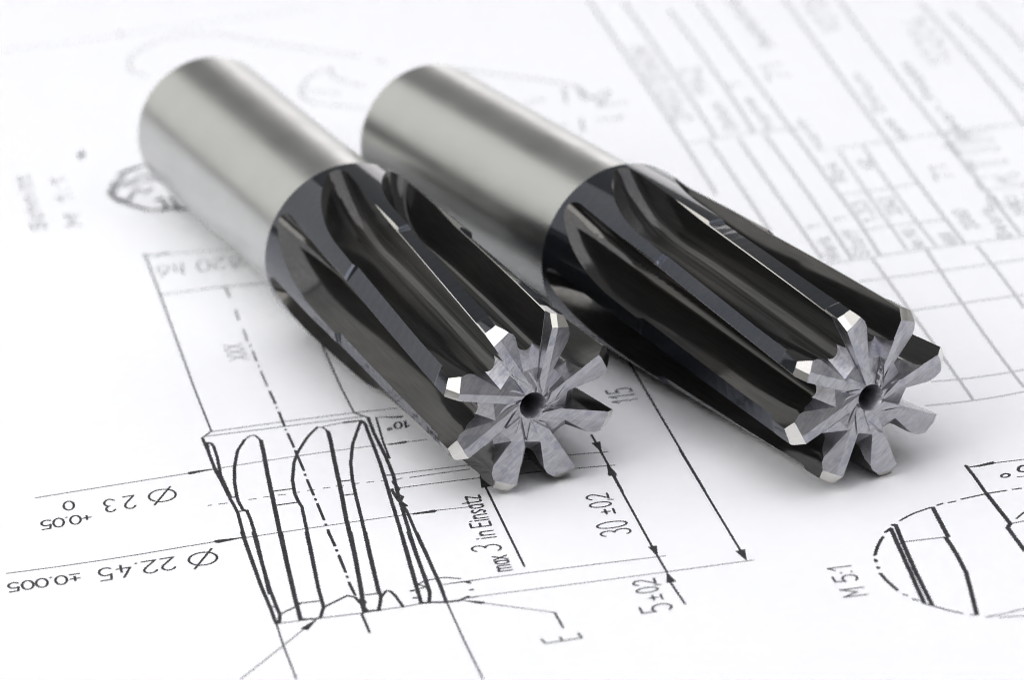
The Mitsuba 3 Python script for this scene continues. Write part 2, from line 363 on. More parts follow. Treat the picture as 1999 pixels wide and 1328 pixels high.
# printed lines of the drawing, in mm on the paper: width (0 = filled outline) and points
INK = {"printed_view":[[0.26,[[-48.08,35.95],[-45.5,21.62],[-40.07,-9.17]]],[0.26,[[-24.41,3.63],[-23.39,-2.2],[-21.59,-11.98]]],[0.26,[[-45.7,21.83],[-37.15,23.21],[-31.45,23.5]]],[0.26,[[-40.07,-9.17],[-37.58,-22.32]]],[0.26,[[-21.57,-11.99],[-20.01,-19.45]]],[0.3,[[-37.58,-22.32],[-38.66,-24.11]]],[0.3,[[-20.01,-19.45],[-18.76,-20.69],[-18.29,-21.09]]],[0.25,[[-37.57,-22.45],[-28.76,-20.8],[-20.01,-19.45],[-14.76,-18.85]]],[0.25,[[-38.2,-23.72],[-28.74,-22.27],[-18.76,-20.69]]],[0.42,[[-38.6,-24.3],[-37.9,-27.7],[-36.78,-33.86],[-35.95,-37.06],[-34.91,-41.55],[-33.79,-46.0],[-32.8,-53.3],[-30.25,-68.25]]],[0.42,[[-38.05,-25.65],[-37.67,-28.85],[-36.9,-32.96],[-36.17,-35.71],[-35.34,-39.33]]],[0.42,[[-38.05,-25.65],[-37.57,-25.72],[-37.16,-26.91],[-36.6,-30.35],[-36.09,-35.29],[-35.35,-38.89],[-34.72,-41.79]]],[0.42,[[-33.98,-41.69],[-33.77,-43.01],[-33.16,-45.45],[-32.69,-45.73],[-32.18,-48.35],[-31.34,-53.93],[-29.63,-68.33]]],[0.42,[[-26.56,-44.27],[-26.18,-45.39],[-25.56,-51.41],[-24.75,-59.4],[-23.85,-69.14]]],[0.44,[[-33.98,-41.69],[-34.37,-37.29],[-34.47,-32.88],[-34.2,-28.47],[-33.42,-25.43]]],[0.44,[[-26.56,-44.27],[-27.05,-41.83],[-27.38,-37.87],[-27.26,-33.06],[-26.84,-30.0],[-25.66,-25.68],[-24.55,-23.12]]],[0.44,[[-19.14,-21.88],[-20.17,-28.75],[-20.38,-34.07],[-20.13,-39.37],[-19.75,-43.32],[-19.0,-50.25],[-18.09,-59.94],[-17.03,-70.09]]],[0.3,[[-33.42,-25.43],[-32.69,-24.27],[-32.12,-24.36],[-31.42,-25.96]]],[0.3,[[-24.55,-23.12],[-23.89,-23.13],[-23.21,-24.46]]],[0.5499999999999999,[[-31.42,-25.96],[-31.08,-28.93],[-30.39,-36.12],[-29.62,-43.18],[-28.63,-52.64],[-26.78,-68.73]]],[0.5499999999999999,[[-23.21,-24.46],[-22.81,-27.91],[-22.3,-33.79],[-21.61,-40.89],[-20.83,-49.98],[-19.89,-58.86],[-18.97,-69.82]]],[0.47,[[-19.14,-21.88],[-18.67,-22.86],[-18.29,-25.42],[-17.53,-30.04],[-16.7,-35.49],[-16.15,-39.95],[-15.52,-45.23],[-14.64,-52.14],[-13.61,-61.39],[-12.52,-70.72]]],[0.47,[[-18.29,-21.09],[-17.53,-25.99],[-16.22,-32.47],[-15.22,-38.35],[-14.86,-42.31],[-14.25,-47.54],[-13.04,-57.36],[-11.61,-67.74],[-11.19,-70.91]]],[0.4,[[-15.42,-42.44],[-14.97,-44.45],[-13.7,-48.47],[-12.14,-57.49],[-10.01,-68.36],[-9.61,-71.13]]],[0.4,[[-15.04,-39.68],[-15.32,-40.08],[-14.59,-42.35],[-14.87,-43.6],[-14.14,-44.57],[-14.42,-45.81],[-13.7,-47.2]]],[0.3,[[-17.3,-21.23],[-16.4,-28.86],[-15.67,-33.44]]],[0.25,[[-21.33,-22.14],[-23.79,-22.96]]],[0,[[-21.33,-21.91],[-19.24,-21.72],[-19.14,-22.1],[-21.33,-22.42]]],[0.34,[[-34.72,-41.79],[-33.98,-41.69]]],[0.34,[[-33.79,-45.78],[-32.69,-45.73]]],[0.34,[[-29.75,-40.79],[-27.35,-40.4]]],[0.34,[[-29.13,-44.75],[-26.56,-44.27]]],[0.34,[[-21.62,-39.15],[-20.23,-39.01]]],[0.34,[[-21.14,-43.12],[-19.85,-42.96]]],[0.34,[[-16.15,-38.21],[-15.31,-38.33]]],[0.34,[[-15.79,-42.39],[-15.33,-42.24]]],[0.46,[[-33.16,-51.56],[-32.09,-57.89],[-30.59,-66.4],[-29.5,-71.73],[-28.68,-76.21]]],[0.46,[[-31.8,-51.76],[-30.72,-59.61],[-29.58,-67.29],[-28.67,-72.21],[-28.31,-73.9],[-28.36,-75.96]]],[0.46,[[-25.53,-52.65],[-24.87,-58.91],[-23.95,-68.07],[-23.33,-72.77],[-23.72,-75.45]]],[0.46,[[-18.59,-53.65],[-17.84,-61.43],[-17.1,-68.66],[-16.77,-71.11],[-17.02,-74.19]]],[0.46,[[-13.54,-54.37],[-12.66,-60.64],[-11.71,-66.44],[-11.18,-70.6],[-11.29,-73.16]]],[0.46,[[-12.61,-54.5],[-11.49,-60.43],[-10.39,-66.62],[-9.93,-69.29],[-9.32,-73.43]]],[0.5499999999999999,[[-28.58,-52.22],[-27.69,-60.79],[-26.56,-70.67],[-25.92,-75.5]]],[0.5499999999999999,[[-20.37,-53.39],[-19.67,-61.17],[-19.08,-68.76],[-18.69,-74.69]]],[0.5499999999999999,[[-19.07,-71.34],[-18.58,-72.15],[-18.99,-72.82],[-18.41,-74.36]]],[0.47,[[-14.38,-54.25],[-13.66,-60.12],[-12.88,-67.02],[-12.19,-73.22]]],[0.25,[[-28.68,-76.21],[-26.0,-75.78],[-23.72,-75.45],[-18.82,-74.85],[-17.02,-74.37],[-14.24,-73.92],[-12.11,-73.3],[-9.49,-73.41]]],[0.5,[[-25.92,-75.5],[-24.04,-75.58]]],[0.5,[[-18.74,-74.5],[-16.94,-74.38]]],[0.5,[[-12.27,-73.28],[-11.12,-73.18],[-9.32,-73.43],[-7.68,-73.11]]],[0.34,[[-29.41,-71.92],[-28.84,-71.82]]],[0.34,[[-26.22,-71.34],[-23.76,-71.06]]],[0.34,[[-18.74,-70.28],[-17.1,-70.07]]],[0.34,[[-28.31,-73.9],[-26.54,-72.14],[-26.05,-71.47]]],[0.34,[[-23.33,-72.77],[-20.64,-70.13],[-19.73,-70.7],[-19.07,-72.44],[-18.74,-74.68]]],[0.34,[[-16.77,-71.11],[-16.19,-69.53],[-15.7,-69.67],[-15.13,-70.97],[-14.24,-73.92]]],[0.4,[[-16.77,-71.11],[-16.19,-69.53],[-15.7,-69.67],[-15.13,-70.97],[-14.24,-73.92]]],[0.4,[[-23.33,-72.77],[-20.64,-70.13],[-19.73,-70.7],[-19.07,-72.44]]],[0.3,[[-12.56,-68.37],[-11.72,-67.56],[-9.9,-66.99],[-8.91,-67.13],[-7.67,-67.56]]],[0.3,[[-13.23,-69.94],[-11.57,-69.14]]],[0.3,[[-13.08,-71.81],[-12.59,-71.88]]],[0.3,[[-12.56,-68.37],[-11.41,-69.27]]],[0.45,[[-6.95,-68.52],[-6.54,-68.84]]],[0.45,[[-6.49,-70.59],[-6.29,-70.62]]],[0.45,[[-7.68,-73.11],[-6.85,-72.31]]],[0.45,[[-13.29,-69.93],[-13.1,-69.89]]],[0.45,[[-12.99,-71.75],[-12.75,-71.85]]]],
"centre_line":[[0.26,[[-37.1,23.27],[-36.34,19.49]]],[0.26,[[-35.51,15.03],[-35.01,11.88]]],[0.26,[[-34.34,8.52],[-33.73,4.91]]],[0.26,[[-33.38,3.55],[-33.3,3.05]]],[0.26,[[-33.01,1.54],[-32.42,-1.77]]],[0.26,[[-32.16,-3.09],[-32.09,-3.5]]],[0.26,[[-31.84,-4.9],[-30.91,-9.78]]],[0.36,[[-30.61,-11.32],[-29.81,-15.19]]],[0.36,[[-29.65,-16.37],[-29.61,-16.57]]],[0.36,[[-29.34,-17.81],[-28.59,-22.06]]],[0.36,[[-28.42,-23.14],[-28.38,-23.32]]],[0.36,[[-28.14,-24.41],[-27.33,-28.5]]],[0.36,[[-27.16,-29.51],[-26.02,-35.45]]],[0.36,[[-25.9,-36.52],[-25.82,-36.88]]],[0.36,[[-25.62,-38.13],[-24.77,-42.59]]],[0.36,[[-24.58,-43.65],[-24.5,-44.01]]],[0.36,[[-24.31,-45.02],[-23.48,-49.6]]],[0.36,[[-23.29,-50.81],[-23.21,-51.16]]],[0.36,[[-23.0,-52.4],[-22.16,-56.89]]],[0.36,[[-21.95,-57.91],[-21.88,-58.25]]],[0.36,[[-21.65,-59.43],[-20.86,-64.02]]],[0.36,[[-20.71,-65.09],[-20.64,-65.43]]],[0.36,[[-20.49,-66.69],[-19.86,-69.7]]],[0.34,[[-22.99,-53.02],[-22.12,-56.7]]],[0.34,[[-21.98,-58.02],[-21.91,-58.34]]],[0.34,[[-21.68,-59.74],[-20.91,-63.83]]],[0.34,[[-20.69,-65.14],[-20.62,-65.45]]],[0.34,[[-20.45,-66.7],[-19.73,-70.14]]],[0.34,[[-18.98,-75.01],[-18.08,-79.83]]],[0.22,[[-37.34,-43.65],[-36.98,-43.62]]],[0.22,[[-36.06,-43.45],[-35.14,-43.32]]],[0.22,[[-32.48,-42.68],[-31.66,-42.58]]],[0.22,[[-30.74,-42.29],[-29.91,-42.15]]],[0.22,[[-28.99,-41.98],[-28.16,-41.89]]],[0.22,[[-26.78,-41.52],[-26.5,-41.48]]],[0.22,[[-25.49,-41.19],[-24.75,-41.08]]],[0.22,[[-23.64,-40.81],[-22.91,-40.7]]],[0.22,[[-22.07,-40.52],[-21.24,-40.43]]],[0.22,[[-19.76,-40.08],[-19.39,-40.0]]],[0.22,[[-18.37,-39.93],[-17.63,-39.82]]],[0.22,[[-16.61,-39.76],[-16.33,-39.67]]],[0.22,[[-14.94,-39.69],[-14.2,-39.37]]],[0.22,[[-13.18,-39.3],[-9.56,-38.61]]]],
"dimension_line":[[0.22,[[-58.31,-38.5],[-55.69,-37.86],[-53.08,-37.22],[-50.45,-36.6],[-47.82,-35.97],[-45.18,-35.36],[-42.54,-34.75],[-39.9,-34.15],[-37.24,-33.56]]],[0,[[-40.06,-33.92],[-39.84,-33.77],[-37.25,-33.31],[-37.24,-33.52],[-39.75,-34.53],[-40.05,-34.38]]],[0.2,[[-37.45,-33.58],[-34.2,-32.76],[-30.93,-32.0],[-27.66,-31.3],[-24.37,-30.66],[-21.07,-30.08],[-17.77,-29.57],[-14.45,-29.12],[-11.13,-28.72]]],[0,[[-15.75,-29.32],[-13.67,-28.73],[-13.54,-29.06],[-13.68,-29.36],[-15.75,-29.59]]]],
"dimension_line_001":[[0.22,[[-60.41,-58.76],[-57.77,-58.35],[-55.14,-57.91],[-52.5,-57.43],[-49.87,-56.91],[-47.24,-56.35],[-44.6,-55.75],[-41.97,-55.1],[-39.33,-54.42]]],[0.22,[[-39.09,-54.4],[-36.32,-53.73],[-33.22,-53.05]]],[0,[[-36.32,-53.4],[-35.97,-53.29],[-33.19,-52.99],[-33.19,-53.19],[-35.87,-54.13],[-36.27,-53.94]]],[0.2,[[-33.25,-53.25],[-30.33,-52.65],[-27.4,-52.07],[-24.46,-51.5],[-21.52,-50.94],[-18.57,-50.4],[-15.61,-49.87],[-12.65,-49.36],[-9.68,-48.85]]],[0,[[-12.98,-49.34],[-10.41,-48.74],[-10.14,-49.07],[-10.42,-49.46],[-12.98,-49.68]]],[0.2,[[-9.81,-48.9],[-5.92,-48.48]]]],
"dimension_line_002":[[0.22,[[-17.34,-21.23],[-16.2,-21.26],[-14.01,-21.55]]],[0,[[-16.2,-21.31],[-14.1,-21.3],[-14.01,-21.55],[-14.1,-21.81],[-16.2,-21.54]]]],
"dimension_line_003":[[0.3,[[19.36,-36.33],[22.14,-50.83],[24.8,-64.72]]],[0.3,[[14.35,-8.61],[15.31,-13.83],[16.25,-18.97],[17.19,-24.03],[18.11,-29.01],[19.02,-33.92],[19.92,-38.76],[20.82,-43.53],[21.7,-48.23]]],[0,[[24.24,-64.87],[25.32,-64.48],[25.36,-67.53]]]],
"dimension_line_004":[[0.3,[[11.06,-42.48],[14.73,-62.37]]],[0.3,[[14.83,-62.39],[15.25,-65.1],[16.08,-69.15]]],[0.3,[[16.33,-71.87],[17.69,-77.59]]],[0.3,[[8.91,-30.27],[9.32,-32.4],[9.72,-34.51],[10.11,-36.62],[10.5,-38.72],[10.88,-40.81],[11.26,-42.89],[11.63,-44.96],[11.99,-47.02]]],[0,[[10.44,-39.21],[10.51,-42.3],[11.52,-42.45]]],[0,[[14.29,-62.31],[15.24,-62.08],[15.25,-65.19]]],[0,[[16.04,-69.14],[15.93,-71.95],[16.99,-71.83]]],[0,[[8.84,-32.7],[9.87,-32.39],[9.95,-35.38]]],[0,[[10.5,-38.9],[10.48,-42.02],[11.52,-42.04]]]],
"dimension_line_005":[[0.3,[[-4.21,-43.4],[-0.2,-65.36]]],[0,[[-4.84,-39.9],[-4.71,-43.47],[-3.58,-43.15]]]],
"dimension_line_006":[[0.26,[[-48.36,35.61],[-46.82,35.68]]],[0,[[-46.81,35.47],[-45.09,36.26],[-44.97,35.71],[-46.8,35.2]]],[0.22,[[-45.17,35.63],[-35.71,35.81]]]],
"extension_line":[[0.22,[[-15.04,-38.13],[-11.84,-37.61],[-8.63,-37.14],[-5.41,-36.72],[-2.19,-36.36],[1.03,-36.06],[4.26,-35.81],[7.49,-35.62],[10.72,-35.48]]]],
"extension_line_001":[[0.22,[[-13.2,-39.27],[-6.1,-37.99]]]],
"extension_line_002":[[0.22,[[-14.69,-42.07],[-11.45,-41.54],[-8.21,-41.06],[-4.96,-40.64],[-1.7,-40.28],[1.56,-39.97],[4.82,-39.72],[8.09,-39.53],[11.36,-39.39]]]],
"extension_line_003":[[0.24,[[-28.68,-76.21],[-27.78,-81.89],[-26.22,-90.17]]]],
"extension_line_004":[[0.24,[[-9.24,-73.63],[-7.37,-83.8],[-5.53,-92.97]]]],
"extension_line_005":[[0.2,[[-9.76,-68.87],[-6.95,-68.41],[-5.62,-68.11]]],[0.2,[[-8.84,-68.61],[-5.74,-68.08],[-2.63,-67.57],[0.48,-67.09],[3.59,-66.62],[6.71,-66.18],[9.84,-65.75],[12.96,-65.35],[16.1,-64.96]]]],
"extension_line_006":[[0.2,[[-6.85,-72.68],[-5.7,-72.51]]],[0.2,[[-6.92,-72.56],[-2.81,-71.98],[1.3,-71.39],[5.41,-70.78],[9.54,-70.15],[13.67,-69.51],[17.81,-68.84],[21.96,-68.17],[26.12,-67.47]]]],
"leader_line":[[0.2,[[-24.04,-75.58],[-25.01,-77.08],[-27.86,-81.88],[-32.38,-89.3]]],[0,[[-24.04,-75.58],[-25.07,-78.29],[-25.64,-78.07],[-25.84,-77.68]]]],
"leader_line_001":[[0,[[-7.68,-73.11],[-5.07,-73.84],[-4.98,-74.18],[-5.41,-74.45]]],[0.2,[[-5.07,-74.2],[2.89,-77.72]]],[0.3,[[2.89,-77.72],[3.74,-81.65]]]],
"detail_view":[[0.34,[[43.78,-59.48],[44.71,-58.5],[45.63,-57.7],[47.55,-56.51]]],[0.34,[[48.44,-56.0],[49.12,-55.6]]],[0.34,[[49.87,-55.47],[50.64,-55.23]]],[0.34,[[51.43,-54.76],[54.51,-53.67],[56.8,-53.16]]],[0.34,[[57.67,-52.99],[58.6,-52.82]]],[0.34,[[59.35,-52.63],[60.18,-52.45]]],[0.34,[[61.05,-52.28],[65.8,-51.73]]],[0.44,[[41.84,-62.26],[42.44,-61.47]]],[0.44,[[41.41,-63.54],[41.01,-64.54],[40.57,-65.91],[40.07,-68.12]]],[0.44,[[40.25,-72.94],[40.88,-75.12],[41.79,-77.46]]],[0.44,[[40.04,-69.3],[40.06,-69.82]]],[0.44,[[40.12,-71.24],[40.19,-71.57]]],[0.32,[[42.31,-78.55],[42.74,-78.93]]],[0.32,[[43.3,-79.92],[43.87,-80.36]]],[0.32,[[44.4,-81.12],[45.34,-81.93],[46.84,-83.19],[48.45,-84.27]]],[0.32,[[49.31,-84.75],[50.01,-84.84]]],[0.55,[[42.85,-60.47],[43.15,-60.61],[43.48,-64.89],[44.32,-73.51],[45.32,-81.7]]],[0.55,[[42.51,-61.39],[42.9,-65.53],[43.71,-73.43],[44.45,-81.04]]],[0.55,[[47.86,-56.55],[48.33,-60.28],[48.85,-64.46]]],[0.55,[[48.56,-64.66],[49.32,-69.05],[49.93,-74.07],[49.98,-78.47],[50.02,-84.75]]],[0.55,[[54.5,-53.82],[56.32,-62.16],[55.9,-63.07],[57.15,-69.46]]],[0.45,[[52.91,-45.65],[53.69,-49.45],[54.5,-53.82]]],[0.24,[[42.79,-65.65],[43.67,-65.16],[48.63,-64.57]]],[0.24,[[56.32,-62.16],[58.06,-61.59],[61.31,-60.7]]],[0.24,[[53.3,-46.12],[56.28,-45.29]]],[0.24,[[56.27,-45.39],[59.98,-44.91],[63.26,-44.53]]],[0.24,[[50.95,-85.51],[52.93,-85.02],[55.47,-84.02]]],[0.24,[[52.43,-85.81],[55.27,-85.8]]],[0.24,[[50.95,-85.51],[51.62,-85.52]]],[0.3,[[57.2,-60.83],[58.33,-59.19]]],[0,[[53.27,-46.2],[56.2,-44.96],[56.35,-45.29],[56.22,-45.66],[54.47,-46.16]]],[0.34,[[57.71,-48.98],[57.69,-49.11],[57.63,-49.24],[57.55,-49.35],[57.44,-49.45],[57.32,-49.52],[57.19,-49.56],[57.06,-49.57],[56.95,-49.54],[56.85,-49.48],[56.77,-49.39],[56.73,-49.28],[56.72,-49.15],[56.74,-49.02],[56.8,-48.9],[56.88,-48.78],[56.99,-48.68],[57.11,-48.61],[57.24,-48.57],[57.37,-48.56],[57.49,-48.59],[57.59,-48.65],[57.66,-48.74],[57.7,-48.85],[57.71,-48.98]]],[0.4,[[59.74,-46.61],[59.36,-46.66],[58.99,-47.15],[58.87,-47.78],[59.01,-48.19],[59.54,-48.35]]],[0.22,[[58.57,-49.63],[59.57,-49.61]]]],
"diameter_23":[[0.3,[[-41.36,-39.87],[-41.38,-40.33],[-41.5,-40.76],[-41.73,-41.14],[-42.04,-41.45],[-42.42,-41.66],[-42.83,-41.76],[-43.25,-41.75],[-43.65,-41.61],[-44.0,-41.37],[-44.29,-41.04],[-44.48,-40.64],[-44.58,-40.2],[-44.56,-39.74],[-44.43,-39.31],[-44.21,-38.92],[-43.9,-38.61],[-43.52,-38.4],[-43.11,-38.3],[-42.69,-38.31],[-42.28,-38.45],[-41.93,-38.69],[-41.64,-39.02],[-41.45,-39.43],[-41.36,-39.87]]],[0.3,[[-43.8,-42.56],[-42.12,-37.67]]],[0.3,[[-46.09,-42.34],[-46.21,-42.77],[-46.44,-43.06],[-46.74,-43.13],[-47.03,-42.98],[-47.25,-42.64],[-47.35,-42.18],[-47.3,-41.72],[-46.46,-39.48],[-47.71,-39.79]]],[0.3,[[-48.47,-43.16],[-48.65,-43.55],[-48.95,-43.71],[-49.27,-43.61],[-49.5,-43.26],[-49.58,-42.79],[-49.47,-42.35],[-49.22,-42.07],[-49.23,-42.11],[-49.55,-41.99],[-49.79,-41.67],[-49.9,-41.21],[-49.85,-40.74],[-49.65,-40.38],[-49.35,-40.2],[-49.03,-40.26],[-48.76,-40.54]]],[0.3,[[-51.33,-44.81],[-52.24,-45.02]]],[0.3,[[-51.85,-44.36],[-51.72,-45.47]]],[0.3,[[-52.97,-46.56],[-52.74,-46.41],[-52.58,-46.11],[-52.49,-45.68],[-52.5,-45.21],[-52.61,-44.76],[-52.79,-44.4],[-53.02,-44.18],[-53.27,-44.15],[-53.49,-44.3],[-53.66,-44.61],[-53.74,-45.03],[-53.73,-45.5],[-53.62,-45.95],[-53.44,-46.31],[-53.21,-46.53],[-52.97,-46.56]]],[0.3,[[-54.21,-44.45],[-54.28,-44.51]]],[0.3,[[-54.94,-47.03],[-54.72,-46.88],[-54.55,-46.57],[-54.47,-46.15],[-54.48,-45.68],[-54.59,-45.23],[-54.77,-44.87],[-55.0,-44.66],[-55.25,-44.62],[-55.47,-44.77],[-55.64,-45.08],[-55.72,-45.5],[-55.71,-45.97],[-55.6,-46.42],[-55.42,-46.78],[-55.19,-46.99],[-54.94,-47.03]]],[0.3,[[-56.89,-47.49],[-55.99,-47.28],[-56.04,-46.2],[-56.17,-46.32],[-56.48,-46.5],[-56.81,-46.44],[-57.06,-46.15],[-57.15,-45.73],[-57.06,-45.31],[-56.8,-45.02],[-56.47,-44.95],[-56.16,-45.12]]],[0.3,[[-53.97,-42.5],[-53.75,-42.36],[-53.59,-42.04],[-53.51,-41.61],[-53.52,-41.12],[-53.63,-40.64],[-53.81,-40.27],[-54.04,-40.04],[-54.28,-39.99],[-54.5,-40.14],[-54.67,-40.46],[-54.75,-40.9],[-54.73,-41.39],[-54.63,-41.86],[-54.45,-42.23],[-54.22,-42.46],[-53.97,-42.5]]]],
"diameter_22":[[0.32,[[-35.91,-57.94],[-35.93,-58.39],[-36.07,-58.81],[-36.3,-59.19],[-36.62,-59.5],[-37.01,-59.71],[-37.43,-59.81],[-37.86,-59.79],[-38.27,-59.66],[-38.64,-59.42],[-38.93,-59.09],[-39.12,-58.7],[-39.21,-58.26],[-39.19,-57.82],[-39.06,-57.39],[-38.82,-57.01],[-38.5,-56.7],[-38.11,-56.49],[-37.69,-56.39],[-37.26,-56.4],[-36.84,-56.54],[-36.48,-56.77],[-36.19,-57.1],[-36.0,-57.5],[-35.91,-57.94]]],[0.32,[[-38.42,-60.65],[-36.63,-55.51]]],[0.32,[[-40.74,-59.8],[-40.89,-60.21],[-41.19,-60.49],[-41.55,-60.57],[-41.9,-60.44],[-42.16,-60.13],[-42.26,-59.71],[-42.18,-59.27],[-41.07,-57.13],[-42.59,-57.48]]],[0.32,[[-42.83,-60.27],[-42.98,-60.68],[-43.28,-60.96],[-43.64,-61.05],[-43.99,-60.92],[-44.25,-60.61],[-44.35,-60.19],[-44.27,-59.75],[-43.17,-57.61],[-44.69,-57.96]]],[0.32,[[-45.33,-58.21],[-45.42,-58.3]]],[0.32,[[-47.2,-58.54],[-46.95,-60.33]]],[0.32,[[-46.59,-61.75],[-46.03,-59.15],[-47.6,-59.51]]],[0.32,[[-49.24,-62.35],[-48.04,-62.08],[-48.14,-60.64],[-48.31,-60.8],[-48.71,-61.03],[-49.15,-60.94],[-49.49,-60.55],[-49.62,-59.99],[-49.51,-59.42],[-49.17,-59.03],[-48.73,-58.94],[-48.32,-59.18]]],[0.32,[[-51.82,-61.16],[-52.85,-61.36]]],[0.32,[[-52.42,-60.68],[-52.26,-61.83]]],[0.32,[[-51.98,-60.0],[-53.01,-60.2]]],[0.32,[[-53.77,-62.6],[-53.53,-62.46],[-53.35,-62.17],[-53.26,-61.77],[-53.27,-61.32],[-53.38,-60.89],[-53.58,-60.54],[-53.83,-60.33],[-54.1,-60.29],[-54.34,-60.43],[-54.52,-60.72],[-54.61,-61.12],[-54.6,-61.57],[-54.49,-62.0],[-54.29,-62.35],[-54.04,-62.56],[-53.77,-62.6]]],[0.32,[[-55.16,-60.57],[-55.24,-60.63]]],[0.32,[[-55.99,-63.02],[-55.75,-62.89],[-55.57,-62.6],[-55.48,-62.2],[-55.5,-61.75],[-55.61,-61.32],[-55.81,-60.97],[-56.06,-60.76],[-56.33,-60.72],[-56.57,-60.86],[-56.75,-61.15],[-56.83,-61.55],[-56.82,-62.0],[-56.71,-62.43],[-56.51,-62.78],[-56.26,-62.98],[-55.99,-63.02]]],[0.32,[[-57.61,-63.33],[-57.37,-63.2],[-57.19,-62.91],[-57.11,-62.51],[-57.12,-62.06],[-57.23,-61.63],[-57.43,-61.28],[-57.68,-61.07],[-57.95,-61.04],[-58.19,-61.17],[-58.37,-61.46],[-58.46,-61.86],[-58.44,-62.31],[-58.33,-62.74],[-58.13,-63.09],[-57.88,-63.3],[-57.61,-63.33]]],[0.32,[[-59.76,-63.75],[-58.78,-63.56],[-58.85,-62.53],[-58.99,-62.65],[-59.32,-62.81],[-59.68,-62.75],[-59.95,-62.47],[-60.05,-62.07],[-59.95,-61.67],[-59.67,-61.39],[-59.31,-61.33],[-58.98,-61.5]]]],
"length_115":[[0.3,[[12.68,-21.51],[11.84,-21.04],[14.9,-20.6]]],[0.3,[[12.42,-20.04],[11.59,-19.57],[14.64,-19.13]]],[0.3,[[11.22,-17.47],[11.4,-18.5],[12.76,-18.39],[12.62,-18.25],[12.43,-17.91],[12.54,-17.52],[12.93,-17.23],[13.47,-17.11],[13.99,-17.2],[14.33,-17.48],[14.38,-17.86],[14.13,-18.22]]]],
"length_30":[[0.3,[[9.44,-58.81],[9.07,-58.59],[8.91,-58.22],[9.03,-57.83],[9.39,-57.53],[9.86,-57.42],[10.3,-57.55],[10.57,-57.86],[10.52,-57.85],[10.66,-57.45],[11.0,-57.14],[11.45,-57.0],[11.91,-57.05],[12.27,-57.3],[12.43,-57.66],[12.35,-58.07],[12.06,-58.41]]],[0.3,[[8.56,-56.14],[8.75,-56.43],[9.17,-56.62],[9.77,-56.7],[10.45,-56.63],[11.12,-56.44],[11.66,-56.16],[11.99,-55.82],[12.08,-55.47],[11.89,-55.18],[11.47,-54.99],[10.87,-54.91],[10.18,-54.98],[9.52,-55.17],[8.98,-55.46],[8.64,-55.8],[8.56,-56.14]]],[0.3,[[9.85,-52.81],[9.66,-51.54]]],[0.3,[[10.24,-52.13],[9.27,-52.23]]],[0.3,[[10.82,-52.71],[10.63,-51.45]]],[0.3,[[7.95,-50.31],[8.08,-50.57],[8.38,-50.76],[8.81,-50.86],[9.3,-50.84],[9.77,-50.72],[10.16,-50.51],[10.4,-50.25],[10.46,-49.96],[10.33,-49.71],[10.03,-49.52],[9.6,-49.42],[9.11,-49.44],[8.64,-49.56],[8.25,-49.77],[8.01,-50.03],[7.95,-50.31]]],[0.3,[[10.16,-48.83],[10.74,-48.93]]],[0.3,[[8.2,-48.66],[7.9,-48.53],[7.7,-48.27],[7.66,-47.95],[7.78,-47.64],[8.03,-47.42],[8.37,-47.34],[8.7,-47.41],[10.26,-48.39],[10.09,-47.07]]]],
"length_5":[[0.32,[[12.52,-77.86],[12.78,-79.3],[14.32,-79.07],[14.16,-78.88],[13.92,-78.4],[14.03,-77.86],[14.45,-77.41],[15.06,-77.2],[15.66,-77.3],[16.06,-77.68],[16.14,-78.21],[15.87,-78.73]]],[0.3,[[14.28,-76.12],[14.1,-74.94]]],[0.3,[[14.66,-75.47],[13.72,-75.6]]],[0.3,[[15.22,-75.99],[15.04,-74.81]]],[0.32,[[12.37,-73.71],[12.5,-73.94],[12.79,-74.09],[13.21,-74.16],[13.69,-74.12],[14.15,-73.99],[14.54,-73.77],[14.78,-73.52],[14.84,-73.26],[14.71,-73.03],[14.42,-72.87],[14.0,-72.81],[13.52,-72.85],[13.05,-72.98],[12.67,-73.19],[12.43,-73.45],[12.37,-73.71]]],[0.32,[[14.55,-72.23],[15.12,-72.3]]],[0.32,[[12.63,-72.19],[12.33,-72.08],[12.14,-71.85],[12.1,-71.56],[12.22,-71.28],[12.47,-71.06],[12.8,-70.97],[13.12,-71.02],[14.65,-71.83],[14.49,-70.63]]]],
